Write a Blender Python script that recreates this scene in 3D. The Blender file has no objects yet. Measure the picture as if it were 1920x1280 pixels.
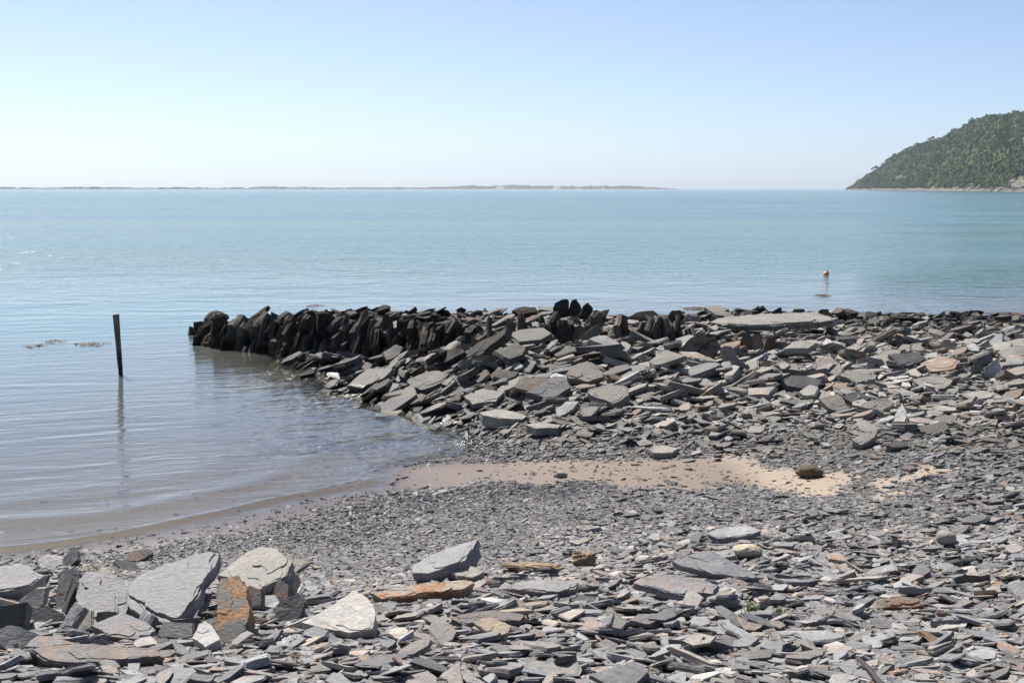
import bpy, bmesh, math, random
import numpy as np
from mathutils import Vector, Matrix, Euler, Quaternion

R = math.radians
rng = np.random.default_rng(11)
random.seed(11)
sc = bpy.context.scene

# ------------------------------------------------------------------ camera
CAM_Z, FPX, PITCH = 3.0, 2400.0, math.atan(286 / 2400)
cam_d = bpy.data.cameras.new('camera')
cam_d.lens = 45.0
cam_d.sensor_width = 36.0
cam_d.clip_start = 0.1
cam_d.clip_end = 40000
cam = bpy.data.objects.new('camera', cam_d)
sc.collection.objects.link(cam)
cam.location = (0, 0, CAM_Z)
cam.rotation_euler = (math.pi / 2 - PITCH, 0, 0)
sc.camera = cam

# ------------------------------------------------------------------ sky, sun, exposure
SUN_EL, SUN_AZ = R(54), R(-32)          # azimuth from +Y towards +X
world = bpy.data.worlds.new('World')
sc.world = world
world.use_nodes = True
wn = world.node_tree
bg = wn.nodes['Background']
sky = wn.nodes.new('ShaderNodeTexSky')
sky.sky_type = 'NISHITA'
sky.sun_disc = False
sky.sun_elevation = SUN_EL
sky.sun_rotation = SUN_AZ
sky.air_density = 0.8
sky.dust_density = 10.0
sky.ozone_density = 2.0
sky.altitude = 3000
wn.links.new(sky.outputs[0], bg.inputs[0])
bg.inputs[1].default_value = 0.092
sun_d = bpy.data.lights.new('sun', 'SUN')
sun_d.energy = 5.0
sun_d.angle = R(0.55)
sun_d.color = (1.0, 0.955, 0.89)
sun = bpy.data.objects.new('sun', sun_d)
sc.collection.objects.link(sun)
sdir = Vector((math.sin(SUN_AZ) * math.cos(SUN_EL), math.cos(SUN_AZ) * math.cos(SUN_EL), math.sin(SUN_EL)))
sun.rotation_euler = sdir.to_track_quat('Z', 'Y').to_euler()
sun.location = (-30, 40, 60)
vs = sc.view_settings
vs.view_transform = 'Standard'
vs.look = 'None'
vs.gamma = 1
vs.use_curve_mapping = False
vs.exposure = 0.70
sc.cycles.use_denoising = True
sc.cycles.max_bounces = 6
sc.cycles.transparent_max_bounces = 12
sc.cycles.volume_bounces = 0
sc.cycles.sample_clamp_indirect = 6

COL = sc.collection

# ------------------------------------------------------------------ helpers
def tag(o, label=None, cat=None, group=None, kind=None):
    if label: o['label'] = label
    if cat: o['category'] = cat
    if group: o['group'] = group
    if kind: o['kind'] = kind
    return o

def empty(name, loc=(0, 0, 0)):
    o = bpy.data.objects.new(name, None)
    o.location = loc
    o.empty_display_size = 0.2
    COL.objects.link(o)
    return o

def mesh_np(name, V, F, mat=None, smooth=False):
    """V (n,3) floats, F (m,k) ints, k fixed"""
    V = np.ascontiguousarray(V, dtype=np.float32)
    F = np.ascontiguousarray(F, dtype=np.int32)
    me = bpy.data.meshes.new(name)
    k = F.shape[1]
    me.vertices.add(len(V))
    me.vertices.foreach_set('co', V.ravel())
    me.loops.add(F.size)
    me.loops.foreach_set('vertex_index', F.ravel())
    me.polygons.add(len(F))
    me.polygons.foreach_set('loop_start', np.arange(0, F.size, k, dtype=np.int32))
    me.polygons.foreach_set('use_smooth', np.full(len(F), smooth))
    me.update(calc_edges=True)
    if mat: me.materials.append(mat)
    return me

def obj(name, me, parent=None, loc=(0, 0, 0)):
    o = bpy.data.objects.new(name, me)
    COL.objects.link(o)
    o.location = loc
    if parent: o.parent = parent
    return o

def attr(me, name, data, dim=1):
    if dim == 1:
        a = me.attributes.new(name, 'FLOAT', 'POINT')
        a.data.foreach_set('value', np.ascontiguousarray(data, dtype=np.float32))
    else:
        a = me.attributes.new(name, 'FLOAT_VECTOR', 'POINT')
        a.data.foreach_set('vector', np.ascontiguousarray(data, dtype=np.float32).ravel())

CP, SP = math.cos(PITCH), math.sin(PITCH)
def ray(px, row):
    a = (np.asarray(px, float) - 960) / FPX
    b = (640 - np.asarray(row, float)) / FPX
    return np.stack([a, CP + b * SP, -SP + b * CP], -1)
def on_z(px, row, z=0.0):
    d = ray(px, row)
    t = (z - CAM_Z) / d[..., 2]
    return d[..., 0] * t, d[..., 1] * t
def project(x, y, z):
    x, y, z = np.asarray(x, float), np.asarray(y, float), np.asarray(z, float) - CAM_Z
    dep = y * CP - z * SP
    up = y * SP + z * CP
    dep = np.maximum(dep, 0.05)
    return 960 + FPX * x / dep, 640 - FPX * up / dep

# value noise ------------------------------------------------------
_perm = rng.random((512, 512))
def vnoise(x, y, s=1.0, ox=0.0):
    x = np.asarray(x, float) * s + ox + 1000.3
    y = np.asarray(y, float) * s + ox * 1.7 + 1000.7
    xi, yi = np.floor(x).astype(int), np.floor(y).astype(int)
    fx, fy = x - xi, y - yi
    fx, fy = fx * fx * (3 - 2 * fx), fy * fy * (3 - 2 * fy)
    g = lambda a, b: _perm[a & 511, b & 511]
    return (g(xi, yi) * (1 - fx) + g(xi + 1, yi) * fx) * (1 - fy) + (g(xi, yi + 1) * (1 - fx) + g(xi + 1, yi + 1) * fx) * fy
def fbm(x, y, s=1.0, o=4, ox=0.0):
    v, a, t = 0, 0.5, 0
    for i in range(o):
        v = v + a * vnoise(x, y, s * 2 ** i, ox + 13.1 * i); t += a; a *= 0.5
    return v / t
def sstep(a, b, x):
    t = np.clip((x - a) / (b - a), 0, 1)
    return t * t * (3 - 2 * t)

# ------------------------------------------------------------------ node helper
class NT:
    def __init__(s, name):
        s.mat = bpy.data.materials.new(name)
        s.mat.use_nodes = True
        s.t = s.mat.node_tree
        s.t.nodes.clear()
        s.out = s.t.nodes.new('ShaderNodeOutputMaterial')
    def n(s, typ, ins=None, **kw):
        nd = s.t.nodes.new(typ)
        for k, v in kw.items(): setattr(nd, k, v)
        for k, v in (ins or {}).items():
            sock = nd.inputs[k]
            if isinstance(v, bpy.types.NodeSocket): s.t.links.new(v, sock)
            else: sock.default_value = v
        return nd
    def math(s, op, a, b=0.0, clamp=False):
        nd = s.n('ShaderNodeMath', {0: a, 1: b}, operation=op); nd.use_clamp = clamp
        return nd.outputs[0]
    def mix(s, f, a, b, mode='MIX'):
        nd = s.n('ShaderNodeMix', data_type='RGBA', blend_type=mode)
        for k, v in ((0, f), (6, a), (7, b)):
            if isinstance(v, bpy.types.NodeSocket): s.t.links.new(v, nd.inputs[k])
            else: nd.inputs[k].default_value = v if k == 0 else (*v, 1) if len(v) == 3 else v
        return nd.outputs[2]
    def mapr(s, v, a, b, c=0.0, d=1.0, smooth=True):
        nd = s.n('ShaderNodeMapRange', {0: v, 1: a, 2: b, 3: c, 4: d})
        if smooth: nd.interpolation_type = 'SMOOTHSTEP'
        return nd.outputs[0]
    def noise(s, vec, scale, detail=4, rough=0.55, dist=0.0):
        return s.n('ShaderNodeTexNoise', {'Vector': vec, 'Scale': scale, 'Detail': detail, 'Roughness': rough, 'Distortion': dist}).outputs[0]
    def ramp(s, f, stops, interp='LINEAR'):
        nd = s.n('ShaderNodeValToRGB', {0: f})
        cr = nd.color_ramp; cr.interpolation = interp
        while len(cr.elements) < len(stops): cr.elements.new(0.5)
        for e, (p, c) in zip(cr.elements, stops):
            e.position = p; e.color = (*c, 1)
        return nd.outputs[0]
    def vmul(s, vec, v):
        return s.n('ShaderNodeVectorMath', {0: vec, 1: v}, operation='MULTIPLY').outputs[0]
    def bsdf(s, **ins):
        nd = s.n('ShaderNodeBsdfPrincipled', {k.replace('_', ' '): v for k, v in ins.items()})
        return nd
    def finish(s, shader):
        s.t.links.new(shader, s.out.inputs['Surface']); return s.mat

# ------------------------------------------------------------------ materials
def slate_material():
    m = NT('slate')
    pos = m.n('ShaderNodeNewGeometry')
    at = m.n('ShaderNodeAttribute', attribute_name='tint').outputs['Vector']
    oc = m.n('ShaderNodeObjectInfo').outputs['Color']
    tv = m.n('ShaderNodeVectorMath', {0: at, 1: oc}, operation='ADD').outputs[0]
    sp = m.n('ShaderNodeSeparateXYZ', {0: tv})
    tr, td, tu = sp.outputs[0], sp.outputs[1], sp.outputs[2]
    off = m.n('ShaderNodeVectorMath', {0: tv, 1: (37, 19, 53)}, operation='MULTIPLY').outputs[0]
    P = m.n('ShaderNodeVectorMath', {0: pos.outputs['Position'], 1: off}, operation='ADD').outputs[0]
    base = m.ramp(tr, [(0.0, (.105, .102, .092)), (.16, (.19, .180, .158)), (.3, (.265, .252, .224)), (.42, (.120, .120, .119)),
                       (.52, (.205, .207, .212)), (.64, (.295, .295, .297)), (.70, (.135, .130, .126)), (.78, (.245, .220, .204)), (.86, (.33, .275, .215)), (.94, (.42, .412, .395)), (1.0, (.22, .170, .135))])
    n1 = m.noise(P, 5.0, 5, .6)
    base = m.mix(m.mapr(n1, .3, .7, .0, 1), m.mix(1.0, base, (.70, .70, .72), 'MULTIPLY'), m.mix(1.0, base, (1.22, 1.20, 1.16), 'MULTIPLY'))
    n2 = m.noise(m.vmul(P, (30, 30, 160)), 1.0, 4, .6)
    base = m.mix(.55, base, m.mix(1.0, base, m.ramp(n2, [(.3, (.45, .45, .47)), (.52, (1, 1, 1)), (.75, (1.35, 1.33, 1.3))]), 'MULTIPLY'))
    # rust staining in patches
    n3 = m.noise(P, 9.0, 5, .65)
    rust = m.math('MULTIPLY', m.mapr(n3, .42, .6), tu, True)
    n3b = m.noise(P, 60.0, 3, .6)
    rc = m.mix(m.mapr(n3b, .35, .65), (.20, .095, .045), (.40, .20, .09))
    base = m.mix(rust, base, rc)
    # weed and algae cover; on bank stones this darkening also paints in shade
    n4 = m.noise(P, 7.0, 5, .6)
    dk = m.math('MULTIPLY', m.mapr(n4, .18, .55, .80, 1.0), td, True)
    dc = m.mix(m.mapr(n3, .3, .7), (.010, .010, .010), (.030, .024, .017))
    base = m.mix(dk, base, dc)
    # damp near the waterline
    z = m.n('ShaderNodeSeparateXYZ', {0: pos.outputs['Position']}).outputs[2]
    wk = m.math('MULTIPLY', m.mapr(m.math('ADD', z, m.math('MULTIPLY', n3, .30)), .20, .42, 1, 0), m.math('MULTIPLY', m.mapr(td, .5, .8), m.mapr(n4, .40, .62)), True)
    base = m.mix(wk, base, (.085, .060, .018))
    nw = m.noise(pos.outputs['Position'], 1.3, 3, .5)
    wl = m.math('ADD', .06, m.math('MULTIPLY', nw, .19))
    wet = m.mapr(m.math('SUBTRACT', z, wl), -.03, .035, 1, 0)
    base = m.mix(wet, base, m.mix(1.0, base, (.36, .36, .37), 'MULTIPLY'))
    rough = m.math('SUBTRACT', m.mapr(n1, .3, .7, .62, .85), m.math('MULTIPLY', wet, .30))
    ns = m.noise(m.vmul(P, (1.0, 1.7, 1.0)), 5.5, 4, .55, .4)
    st = m.math('MULTIPLY', m.math('FLOOR', m.math('MULTIPLY', ns, 16.0)), .22)
    nb = m.math('ADD', m.math('MULTIPLY', n2, .6), m.math('MULTIPLY', m.noise(P, 38, 5, .65), .9))
    nb = m.math('ADD', nb, st)
    lich = m.mapr(m.noise(P, 17, 4, .7), .60, .70)
    base = m.mix(m.math('MULTIPLY', lich, m.math('SUBTRACT', .28, m.math('MULTIPLY', wet, .28))), base, (.36, .35, .31))
    bump = m.n('ShaderNodeBump', {'Strength': .6, 'Distance': .012, 'Height': nb}).outputs[0]
    b = m.bsdf(Base_Color=base, Roughness=rough, Normal=bump)
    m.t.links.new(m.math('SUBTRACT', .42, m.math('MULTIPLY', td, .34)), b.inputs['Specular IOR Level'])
    return m.finish(b.outputs[0])
MS = slate_material()

def ground_material():
    m = NT('beach_ground')
    g = m.n('ShaderNodeNewGeometry').outputs['Position']
    sand = m.n('ShaderNodeAttribute', attribute_name='sand').outputs['Fac']
    wet = m.n('ShaderNodeAttribute', attribute_name='wet').outputs['Fac']
    n1 = m.noise(g, 2.2, 5, .6)
    n2 = m.noise(g, 60, 4, .6)
    vor = m.n('ShaderNodeTexVoronoi', {'Vector': m.vmul(g, (1, 1.5, 1)), 'Scale': 42.0}, feature='F1')
    gravel = m.mix(m.mapr(m.n('ShaderNodeSeparateXYZ', {0: vor.outputs['Color']}).outputs[0], 0, 1), (.055, .055, .056), (.15, .145, .14))
    sc_ = m.mix(m.mapr(n2, .3, .7), (.265, .205, .150), (.335, .265, .198))
    sc_ = m.mix(m.mapr(n1, .35, .7, 0, .5), sc_, (.28, .23, .185))
    col = m.mix(sand, gravel, sc_)
    wetc = m.mix(1.0, col, (.55, .51, .485), 'MULTIPLY')
    col = m.mix(wet, col, wetc)
    z = m.n('ShaderNodeSeparateXYZ', {0: g}).outputs[2]
    film = m.math('MULTIPLY', wet, m.mapr(z, .0, .13, 1, .35))
    rough = m.math('SUBTRACT', .9, m.math('MULTIPLY', film, .70))
    # drainage ripples in the sand run down towards the water
    rp = m.n('ShaderNodeMapping', {'Vector': g, 'Rotation': (0, 0, R(35)), 'Scale': (1 / 2.2, 1 / 17, .5)}, vector_type='TEXTURE').outputs[0]
    rn = m.noise(rp, 1.0, 4, .6)
    h = m.math('ADD', m.math('MULTIPLY', rn, m.math('MULTIPLY', sand, 1.2)), m.math('MULTIPLY', n2, .35))
    h = m.math('ADD', h, m.math('MULTIPLY', vor.outputs['Distance'], m.math('SUBTRACT', .6, m.math('MULTIPLY', sand, .6))))
    bump = m.n('ShaderNodeBump', {'Strength': .55, 'Distance': .02, 'Height': h}).outputs[0]
    b = m.bsdf(Base_Color=col, Roughness=rough, Normal=bump)
    return m.finish(b.outputs[0])
MG = ground_material()

def water_material():
    m = NT('sea_water')
    g = m.n('ShaderNodeNewGeometry').outputs['Position']
    dep = m.n('ShaderNodeAttribute', attribute_name='depth').outputs['Fac']
    opn = m.n('ShaderNodeAttribute', attribute_name='open').outputs['Fac']
    a = m.math('SUBTRACT', 1.0, m.math('POWER', 2.718, m.math('MULTIPLY', dep, -2.6)), True)
    big = m.noise(m.vmul(g, (.004, .016, 0)), 1.0, 4, .55)
    deepc = m.mix(m.mapr(big, .35, .65), (.048, .126, .134), (.072, .150, .134))
    body = m.mix(m.mapr(dep, .1, 1.6), (.135, .135, .115), deepc)
    # wave relief: chop out in the bay, long low ripples in the lee of the jetty
    r1 = m.n('ShaderNodeMapping', {'Vector': g, 'Rotation': (0, 0, R(20)), 'Scale': (1 / .7, 1 / 2.4, 1)}, vector_type='TEXTURE').outputs[0]
    rip = m.noise(r1, 1.0, 3, .5, .6)
    r2 = m.n('ShaderNodeMapping', {'Vector': g, 'Rotation': (0, 0, R(12)), 'Scale': (1 / 3.4, 1 / 8.5, 1)}, vector_type='TEXTURE').outputs[0]
    rip2 = m.noise(r2, 1.0, 3, .5, .4)
    r3 = m.n('ShaderNodeMapping', {'Vector': g, 'Rotation': (0, 0, R(4)), 'Scale': (1 / 1.0, 1 / 1.5, 1)}, vector_type='TEXTURE').outputs[0]
    chop = m.math('ADD', m.noise(r3, 1.0, 4, .6, .3), m.math('MULTIPLY', m.noise(r3, .22, 2, .5, .3), 1.6))
    near = m.math('ADD', m.math('MULTIPLY', rip, .021), m.math('MULTIPLY', rip2, .0065))
    far = m.math('MULTIPLY', chop, .22)
    h = m.n('ShaderNodeMix', {0: opn, 2: near, 3: far}, data_type='FLOAT').outputs[0]
    bump = m.n('ShaderNodeBump', {'Strength': 1.0, 'Distance': 1.0, 'Height': h}).outputs[0]
    fr = m.n('ShaderNodeFresnel', {'IOR': 1.333, 'Normal': bump}).outputs[0]
    tr = m.n('ShaderNodeBsdfTransparent', {'Color': (.95, .97, .93, 1)}).outputs[0]
    df = m.n('ShaderNodeBsdfDiffuse', {'Color': body}).outputs[0]
    gl = m.n('ShaderNodeBsdfGlossy', distribution='BECKMANN', ins={'Color': (1, 1, 1, 1), 'Roughness': m.math('MULTIPLY', m.mapr(opn, 0, 1, .04, .19), m.mapr(m.noise(m.vmul(g, (.010, .05, 0)), 1.0, 5, .6), .3, .7, .65, 1.35)), 'Normal': bump}).outputs[0]
    s1 = m.n('ShaderNodeMixShader', {0: a, 1: tr, 2: df}).outputs[0]
    s2 = m.n('ShaderNodeMixShader', {0: fr, 1: s1, 2: gl}).outputs[0]
    return m.finish(s2)
MW = water_material()

def plain(name, stops, scale=8.0, rough=.85, bump=.3, bdist=.01, stretch=(1, 1, 1), detail=5):
    m = NT(name)
    g = m.n('ShaderNodeNewGeometry').outputs['Position']
    n = m.noise(m.vmul(g, stretch), scale, detail, .6)
    col = m.ramp(n, stops)
    bp = m.n('ShaderNodeBump', {'Strength': bump, 'Distance': bdist, 'Height': n}).outputs[0]
    return m.finish(m.bsdf(Base_Color=col, Roughness=rough, Normal=bp).outputs[0])

# ------------------------------------------------------------------ terrain: thin-plate surface through surveyed heights
ctl = []
def gp(*a):
    for px, row, z in a:
        x, y = on_z(px, row, z); ctl.append((float(x), float(y), z))
def wp(*a):
    for px, row, z in a:
        x, y = on_z(px, row, 0); ctl.append((float(x), float(y), z))
gp((-700, 1085, 0), (0, 1042, 0), (350, 990, 0), (560, 942, 0), (740, 904, 0), (840, 858, 0), (878, 832, 0), (868, 806, 0), (790, 778, 0), (700, 748, 0), (635, 712, 0), (560, 676, 0))
wp((0, 900, -.25), (200, 800, -.35), (-200, 800, -.55), (400, 740, -.35), (600, 800, -.2), (500, 900, -.10), (200, 950, -.13), (0, 980, -.10), (0, 650, -1.0), (225, 700, -.7), (300, 610, -1.4), (640, 770, -.14), (760, 830, -.06), (-600, 650, -1.5), (-600, 950, -.4))
gp((800, 880, .045), (1000, 880, .08), (1200, 885, .12), (1400, 890, .16), (1550, 900, .22), (1700, 895, .30), (1900, 890, .42), (2300, 890, .6))
gp((690, 955, .06), (500, 1003, .07), (900, 950, .15), (1100, 950, .25), (1400, 960, .34), (1700, 960, .42), (1920, 960, .5))
gp((150, 1050, .1), (300, 1032, .12), (600, 1050, .22), (900, 1030, .35), (1200, 1030, .45), (1600, 1030, .52), (1920, 1030, .58))
gp((-200, 1100, .30), (100, 1100, .38), (500, 1100, .42), (800, 1100, .58), (1200, 1100, .66), (1600, 1100, .70), (1920, 1100, .75))
gp((-200, 1200, .8), (0, 1200, .8), (500, 1200, .85), (1000, 1200, .9), (1500, 1200, .9), (1920, 1200, .92), (2300, 1200, 1.0))
gp((0, 1280, 1.05), (960, 1280, 1.05), (1920, 1280, 1.05), (-500, 1280, 1.05), (2400, 1280, 1.1))
ctl += [(0, 2, 1.38), (-6, 2, 1.4), (6, 2, 1.45), (0, -6, 2.0), (-14, -6, 1.9), (14, -6, 2.2), (14, 8, 1.0), (16, 18, 1.0), (18, 26, .8)]
gp((910, 800, .15), (1000, 810, .22), (1200, 810, .28), (1400, 820, .30), (1600, 820, .35), (1900, 820, .45), (960, 845, .09), (1200, 845, .18), (1500, 850, .25), (1800, 850, .42))
gp((760, 735, .16), (900, 740, .34), (1100, 740, .45), (1300, 740, .45), (1500, 740, .45), (1900, 740, .5))
gp((700, 700, .22), (850, 690, .5), (1000, 690, .6), (1200, 690, .6), (1500, 690, .52), (1900, 690, .5))
gp((1000, 650, .66), (1200, 650, .66), (1500, 650, .53), (1900, 650, .40))
gp((1300, 615, .55), (1600, 615, .32), (1900, 615, .18), (2200, 620, .3))
gp((1580, 594, 0), (1700, 598, 0), (1900, 598, 0), (2200, 600, 0))
wp((1700, 570, -.6), (1900, 560, -.8), (1300, 565, -.7), (1000, 560, -.9), (600, 560, -1.2), (1500, 520, -1.6), (960, 500, -2), (400, 520, -2), (1900, 500, -2), (2400, 540, -1.2))
ctl = np.array(ctl)
ctl = ctl[np.sort(np.unique(np.round(ctl[:, :2], 1), axis=0, return_index=True)[1])]
def tps_fit(c, lam=.02):
    n = len(c)
    d2 = ((c[:, None, :2] - c[None, :, :2]) ** 2).sum(-1)
    K = np.where(d2 > 0, .5 * d2 * np.log(np.maximum(d2, 1e-12)), 0) + lam * np.eye(n)
    Q = np.c_[np.ones(n), c[:, :2]]
    A = np.block([[K, Q], [Q.T, np.zeros((3, 3))]])
    return np.linalg.solve(A, np.r_[c[:, 2], 0, 0, 0])
TW = tps_fit(ctl)
def base_z(x, y):
    x, y = np.asarray(x, float), np.asarray(y, float)
    sh = x.shape; x = x.ravel(); y = y.ravel()
    v = TW[-3] + TW[-2] * x + TW[-1] * y
    for i in range(len(ctl)):
        d2 = (x - ctl[i, 0]) ** 2 + (y - ctl[i, 1]) ** 2
        v += TW[i] * .5 * d2 * np.log(np.maximum(d2, 1e-12))
    return np.clip(v, -2.4, 2.3).reshape(sh)

# near face of the jetty in plan, tip first, with the height of its top
WALL = np.array([(-6.15, 24.9, .46), (-5.6, 24.3, .60), (-4.2, 23.2, .78), (-2.9, 22.1, .88), (-0.9, 20.9, .90), (1.1, 20.5, .86), (3.9, 20.6, .66), (6.5, 21.4, .45)])
def wall_at(t):
    seg = np.r_[0, np.cumsum(np.hypot(*np.diff(WALL[:, :2], axis=0).T))]
    s = t * seg[-1]
    return np.array([np.interp(s, seg, WALL[:, k]) for k in range(3)]), seg[-1]
def wall_y(x): return np.interp(x, WALL[:, 0], WALL[:, 1])
def core_z(x, y):
    """solid rubble core of the jetty"""
    top = np.interp(x, WALL[:, 0], WALL[:, 2]) - .26
    fade = sstep(-6.35, -5.9, x) * (1 - sstep(5.0, 6.8, x))
    d = y - wall_y(x)
    far = np.interp(x, [-6, -3, 2, 6], [1.3, 3.2, 4.6, 4.2])
    prof = sstep(.0, .35, d) * (1 - sstep(far - .9, far + 1.4, d))
    return -1.5 + (top + 1.5) * prof * fade
def terrain(x, y):
    b = base_z(x, y)
    px, row = project(x, y, b)
    b = b - .13 * sstep(800, 740, row) * sstep(.05, .3, b)        # bed that the rubble lies in
    b = b + .035 * (fbm(x, y, 1.1, 3) - .5) * sstep(-.02, .25, b)
    return np.maximum(b, core_z(x, y))

def axis(fine0, fine1, step, lo, hi, grow=1.25):
    a = list(np.arange(fine0, fine1 + 1e-6, step))
    s = step
    while a[-1] < hi: s *= grow; a.append(min(a[-1] + s, hi))
    s = step
    while a[0] > lo: s *= grow; a.insert(0, max(a[0] - s, lo))
    return np.array(a)
def grid_faces(nx, ny):
    i = np.arange(nx * ny).reshape(ny, nx)
    return np.stack([i[:-1, :-1], i[:-1, 1:], i[1:, 1:], i[1:, :-1]], -1).reshape(-1, 4)

# masks given as outlines on the ground, seen in plan through the survey pixels
def poly_mask(px, row, poly, soft=8.0):
    p = np.array(poly, float)
    px = np.asarray(px); row = np.asarray(row)
    inside = np.zeros(px.shape, bool); dmin = np.full(px.shape, 1e9)
    for i in range(len(p)):
        x1, y1 = p[i]; x2, y2 = p[(i + 1) % len(p)]
        c = ((y1 > row) != (y2 > row)) & (px < (x2 - x1) * (row - y1) / (y2 - y1 + 1e-9) + x1)
        inside ^= c
        ex, ey = x2 - x1, (y2 - y1) * 2.5
        t = np.clip(((px - x1) * ex + (row - y1) * 2.5 * ey) / (ex * ex + ey * ey + 1e-9), 0, 1)
        dmin = np.minimum(dmin, np.hypot(px - x1 - t * ex, (row - y1) * 2.5 - t * ey))
    sd = np.where(inside, dmin, -dmin)
    return sstep(-soft, soft, sd)
SANDS = [
    [(735, 912), (790, 876), (860, 860), (1000, 858), (1200, 857), (1420, 853), (1440, 872), (1520, 872), (1600, 884), (1636, 900), (1600, 916), (1540, 928), (1440, 918), (1340, 906), (1290, 922), (1180, 918), (1130, 902), (1000, 906), (880, 912), (800, 926)],
    [(1650, 900), (1690, 892), (1712, 873), (1768, 868), (1752, 888), (1722, 910), (1735, 924), (1690, 922), (1660, 940), (1632, 958), (1616, 956), (1645, 925)],
]
SWASH = [(-200, 1095), (0, 1068), (150, 1052), (300, 1024), (480, 998), (620, 964), (700, 940), (790, 918), (900, 905), (980, 880), (860, 850), (700, 880), (400, 930), (-200, 990)]
def sand_mask(x, y, z):
    px, row = project(x, y, z)
    px = px + 150 * (fbm(x, y, 2.5, 4, 5) - .5); row = row + 34 * (fbm(x, y, 2.2, 5, 9) - .5)
    s = np.maximum(poly_mask(px, row, SANDS[0], 22), poly_mask(px, row, SANDS[1], 18))
    sw = poly_mask(px, row, SWASH, 30)
    return s, sw

xs = axis(-9, 9, .09, -60, 60); ys = axis(4, 30, .09, -30, 60)
GX, GY = np.meshgrid(xs, ys)
GZ = terrain(GX, GY)
s1, s2 = sand_mask(GX, GY, GZ)
sandv = np.maximum(s1, .55 * s2)
sandv = np.where(GZ < -.01, np.maximum(sandv, sstep(.0, -.1, GZ) * sstep(19.0, 16.0, GY)), sandv)
ppx, prow = project(GX, GY, GZ)
wetv = np.clip(1 - sstep(.17, .235, GZ + .10 * (fbm(GX, GY, .9, 3, 3) - .5) + np.where(GX > 2.0, (GX - 2.0) * .09, 0)), 0, 1)
me = mesh_np('beach', np.c_[GX.ravel(), GY.ravel(), GZ.ravel()], grid_faces(len(xs), len(ys)), MG, True)
attr(me, 'sand', sandv.ravel()); attr(me, 'wet', wetv.ravel())
beach = tag(obj('beach', me), 'grey slate shingle beach with patches of sand', kind='structure')

# ------------------------------------------------------------------ sea
wx = axis(-9.5, 1.2, .06, -12000, 12000, 1.16); wy = axis(9.8, 17.0, .05, 6.5, 12000, 1.12)
SX, SY = np.meshgrid(wx, wy)
nearm = (np.abs(SX) < 60) & (SY < 60)
tz = np.full(SX.shape, -2.4)
tz[nearm] = terrain(SX[nearm], SY[nearm])
depth = np.clip(-tz, 0, 3)
lee = sstep(1.5, -.5, SX) * sstep(21, 17, SY)
dj = depth + .03 * (fbm(SX, SY, .6, 3, 2) - .5)
SZ = lee * (.030 * np.exp(-((dj - .024) / .006) ** 2) + .020 * np.exp(-((dj - .105) / .022) ** 2) + .012 * np.exp(-((dj - .17) / .03) ** 2))
SZ = SZ + np.where(tz > .03, -.25 * np.clip(tz - .03, 0, 1), 0)
openv = sstep(21, 62, SY + 3 * (fbm(SX, SY, .1, 3) - .5)) * .86 + .14 * sstep(60, 400, SY)
me = mesh_np('sea', np.c_[SX.ravel(), SY.ravel(), SZ.ravel()], grid_faces(len(wx), len(wy)), MW, True)
attr(me, 'depth', depth.ravel()); attr(me, 'open', openv.ravel())
sea = tag(obj('sea', me), 'calm turquoise estuary water', kind='structure')

# ------------------------------------------------------------------ stone templates (unit box: x,y in -.5..+.5, z 0..1)
def outline(n, jag=.18):
    """angular broken plate: a few straight sides, some with a nick"""
    k = min(n, int(rng.integers(3, 6)) + 1)
    a = np.sort((np.arange(k) + rng.uniform(-.36, .36, k)) / k * 2 * np.pi) + rng.uniform(0, 6.28)
    p = [np.array([math.cos(t), math.sin(t)]) * rng.uniform(.72, 1.25) for t in a]
    while len(p) < n:
        ln = [np.linalg.norm(p[(q + 1) % len(p)] - p[q]) for q in range(len(p))]
        q = int(np.argmax(ln)); d = p[(q + 1) % len(p)] - p[q]
        p.insert(q + 1, p[q] + d * rng.uniform(.25, .75) + np.array([d[1], -d[0]]) * rng.uniform(-.06, .11))
    p = np.array(p)
    p[:, 0] += p[:, 1] * rng.uniform(-.5, .5)
    p -= (p.max(0) + p.min(0)) / 2
    return p / (p.max(0) - p.min(0))
def stone_template(n, rings, top_fan=True, bottom=True, wedge=.5):
    o = outline(n)
    V, F = [], []
    wd = rng.uniform(0, 2 * np.pi); wk = rng.uniform(0, wedge)
    for k, (z, s) in enumerate(rings):
        jit = 1 + rng.uniform(-.035, .035, n)
        p = o * (s * jit)[:, None]
        if k == len(rings) - 1: p = p + rng.uniform(-.05, .05, 2)
        zz = z + rng.uniform(-.06, .06, n) * (z > 0)
        zz = zz * (1 - wk * (.5 + p[:, 0] * np.cos(wd) + p[:, 1] * np.sin(wd)))
        V += [np.c_[p, zz]]
    for k in range(len(rings) - 1):
        for i in range(n):
            a, b = k * n + i, k * n + (i + 1) % n
            c, d = a + n, b + n
            F += [(a, b, d), (a, d, c)]
    V = np.concatenate(V)
    t0 = (len(rings) - 1) * n
    if top_fan:
        c = V[t0:t0 + n].mean(0) + np.array([rng.uniform(-.15, .15), rng.uniform(-.15, .15), rng.uniform(.0, .08)])
        V = np.r_[V, c[None]]; ci = len(V) - 1
        F += [(t0 + i, t0 + (i + 1) % n, ci) for i in range(n)]
    else:
        F += [(t0, t0 + i, t0 + i + 1) for i in range(1, n - 1)]
    if bottom: F += [(0, i + 1, i) for i in range(1, n - 1)]
    return V, np.array(F)
T_BIG = [stone_template(int(rng.integers(8, 11)), [(0, .86), (.3, .99), (.6, 1.0), (.66, .955), (1, .925)]) for _ in range(26)]
T_MID = [stone_template(int(rng.integers(5, 8)), [(0, .9), (.5, 1.0), (1, .94)]) for _ in range(30)]
T_PEB = [stone_template(int(rng.integers(5, 7)), [(0, 1.0), (1, .84)], False, False, .6) for _ in range(24)]
TM_BIG = [mesh_np('stone', v, f, MS) for v, f in T_BIG]

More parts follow.
